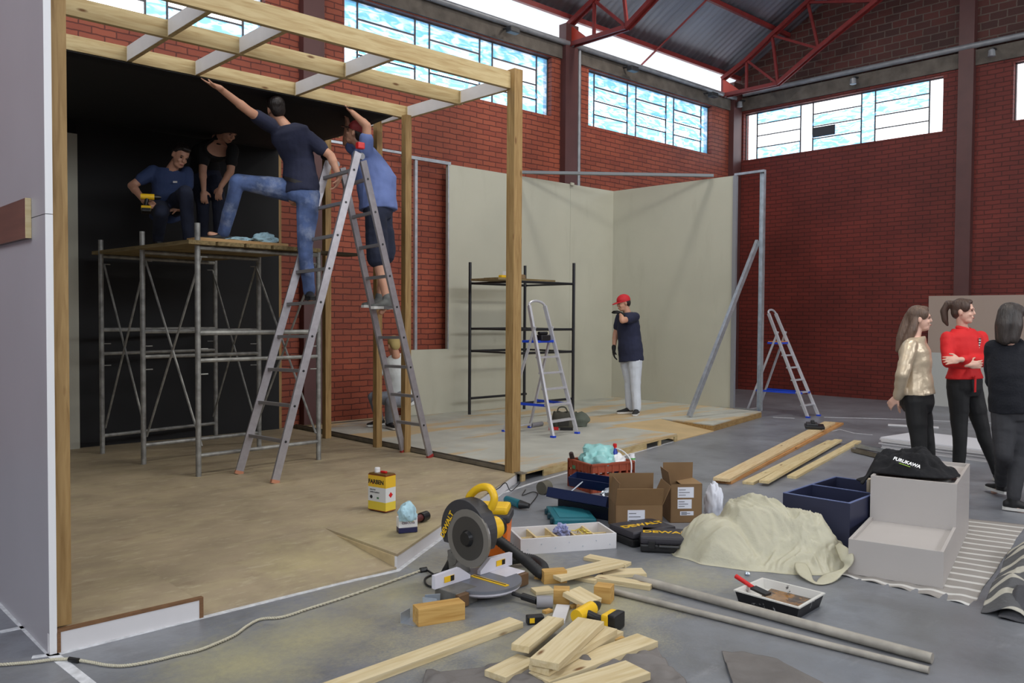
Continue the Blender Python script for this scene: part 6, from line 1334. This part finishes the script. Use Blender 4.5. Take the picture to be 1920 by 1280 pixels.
w2 = person('woman with a dark ponytail in a red jacket and black jeans, arms crossed', J, dict(s=.94, fem=True, skin=skin_f, hair=hair_m, hairstyle='pony', top=(redj, 1.86), topname='jacket', legs=(black_t, 1.97), shoes=(shoe_b, sole_w), tg=.022, w=1.0, hem=-.155, fine=True,
    locks=[([(0, -.09, .07), (0, -.14, .075)], [.035, .032]), ([(0, -.14, .07), (0, -.17, .0), (0, -.155, -.09), (0, -.13, -.14)], [.032, .036, .030, .012])]))
f_, u_, r_ = head_frame(cam_dir(.75, -.66, 0), UP); nk = J['neck']; ch = (J['shL']+J['shR'])/2
for s in (-1, 1):
    m = MB(); limb(m, [nk-f_*.03+r_*s*.05-UP*.008, nk+f_*.045+r_*s*.055-UP*.03, nk+f_*.088+r_*s*.022-UP*.075], [.020, .024, .014]); fused(m, .006, 2).build('collar', redj, w2, smooth=True, angle=0)
    m = MB(); b0 = (J['hipL']+J['hipR'])/2+r_*s*.115+f_*.115; m.bar(b0+UP*.10, b0-UP*.05, .032, .012, up=f_); m.build('hanging_strap', redj, w2, bevel=.003)
# striped top at the jacket opening
strip_m = bpy.data.materials.new('black and white stripes'); strip_m.use_nodes = True; nt = strip_m.node_tree; b = nt.nodes['Principled BSDF']; tc = nt.nodes.new('ShaderNodeTexCoord'); wv = nt.nodes.new('ShaderNodeTexWave'); wv.bands_direction = 'Z'; wv.inputs['Scale'].default_value = 14
r = nt.nodes.new('ShaderNodeValToRGB'); r.color_ramp.interpolation = 'CONSTANT'; r.color_ramp.elements[1].position = .5; r.color_ramp.elements[0].color = (.01, .01, .012, 1); r.color_ramp.elements[1].color = (.7, .7, .7, 1)
nt.links.new(tc.outputs['Object'], wv.inputs[0]); nt.links.new(wv.outputs[0], r.inputs[0]); nt.links.new(r.outputs[0], b.inputs['Base Color'])
m = MB(); c_ = ch+f_*.128-UP*.03; m.prism([c_-r_*.022+UP*.03, c_+r_*.022+UP*.03, c_+r_*.026-UP*.14-f_*.002, c_-r_*.016-UP*.14], f_*.008); m.build('striped_top', strip_m, w2)
# woman in black, back to the camera
J = pj(6.6, dict(head=(1897, 596, .0), neck=(1893, 634, .0), shL=(1862, 652, .08), shR=(1932, 652, .04), elL=(1862, 716, .20), wrL=(1890, 742, .32), elR=(1950, 716, .18), wrR=(1925, 720, .34),
    waist=(1893, 705, .0), hipL=(1882, 762, .03), hipR=(1914, 762, .0), knL=(1882, 850, -.02), knR=(1908, 852, .03), anL=(1878, 905, .55), anR=(1900, 938, .0), toeL=(1858, 915, .7), toeR=(1925, 955, -.05)))
J['face'] = cam_dir(.85, .5, .0); J['up'] = UP
J['handL'] = (cam_dir(.9, .3, .1), cam_dir(0, -1, 0), cam_dir(0, 0, 1), .5); J['handR'] = (cam_dir(-.9, .3, .1), cam_dir(0, -1, 0), cam_dir(0, 0, 1), .5)
J['anL'].z = .10; J['anR'].z = .078; J['toeR'].z = .03; J['toeL'].z = .04
person('woman in a black sweater and charcoal trousers seen from behind at the right edge', J, dict(s=.95, fem=True, skin=skin_f, hair=mat('ash brown hair', srgb(58, 50, 46), .42, bump=.5, bscale=18, stretch=(6, 6, .6), var=.5, vscale=6), hairstyle='straight', top=(mat('black sweater', srgb(18, 20, 28), .95, bump=.3), 1.95), topname='sweater', legs=(charc, 1.9), shoes=(shoe_b, sole_w), tg=.028, w=1.05, lw=1.1, hem=-.06, fine=True,
    locks=[([(0, -.05, .05), (0, -.085, -.05), (0, -.09, -.17)], [.08, .075, .055]), ([(.05, -.03, .03), (.06, -.04, -.06), (.055, -.06, -.17)], [.05, .052, .042]), ([(-.05, -.03, .03), (-.06, -.04, -.06), (-.055, -.06, -.17)], [.05, .052, .042])]))
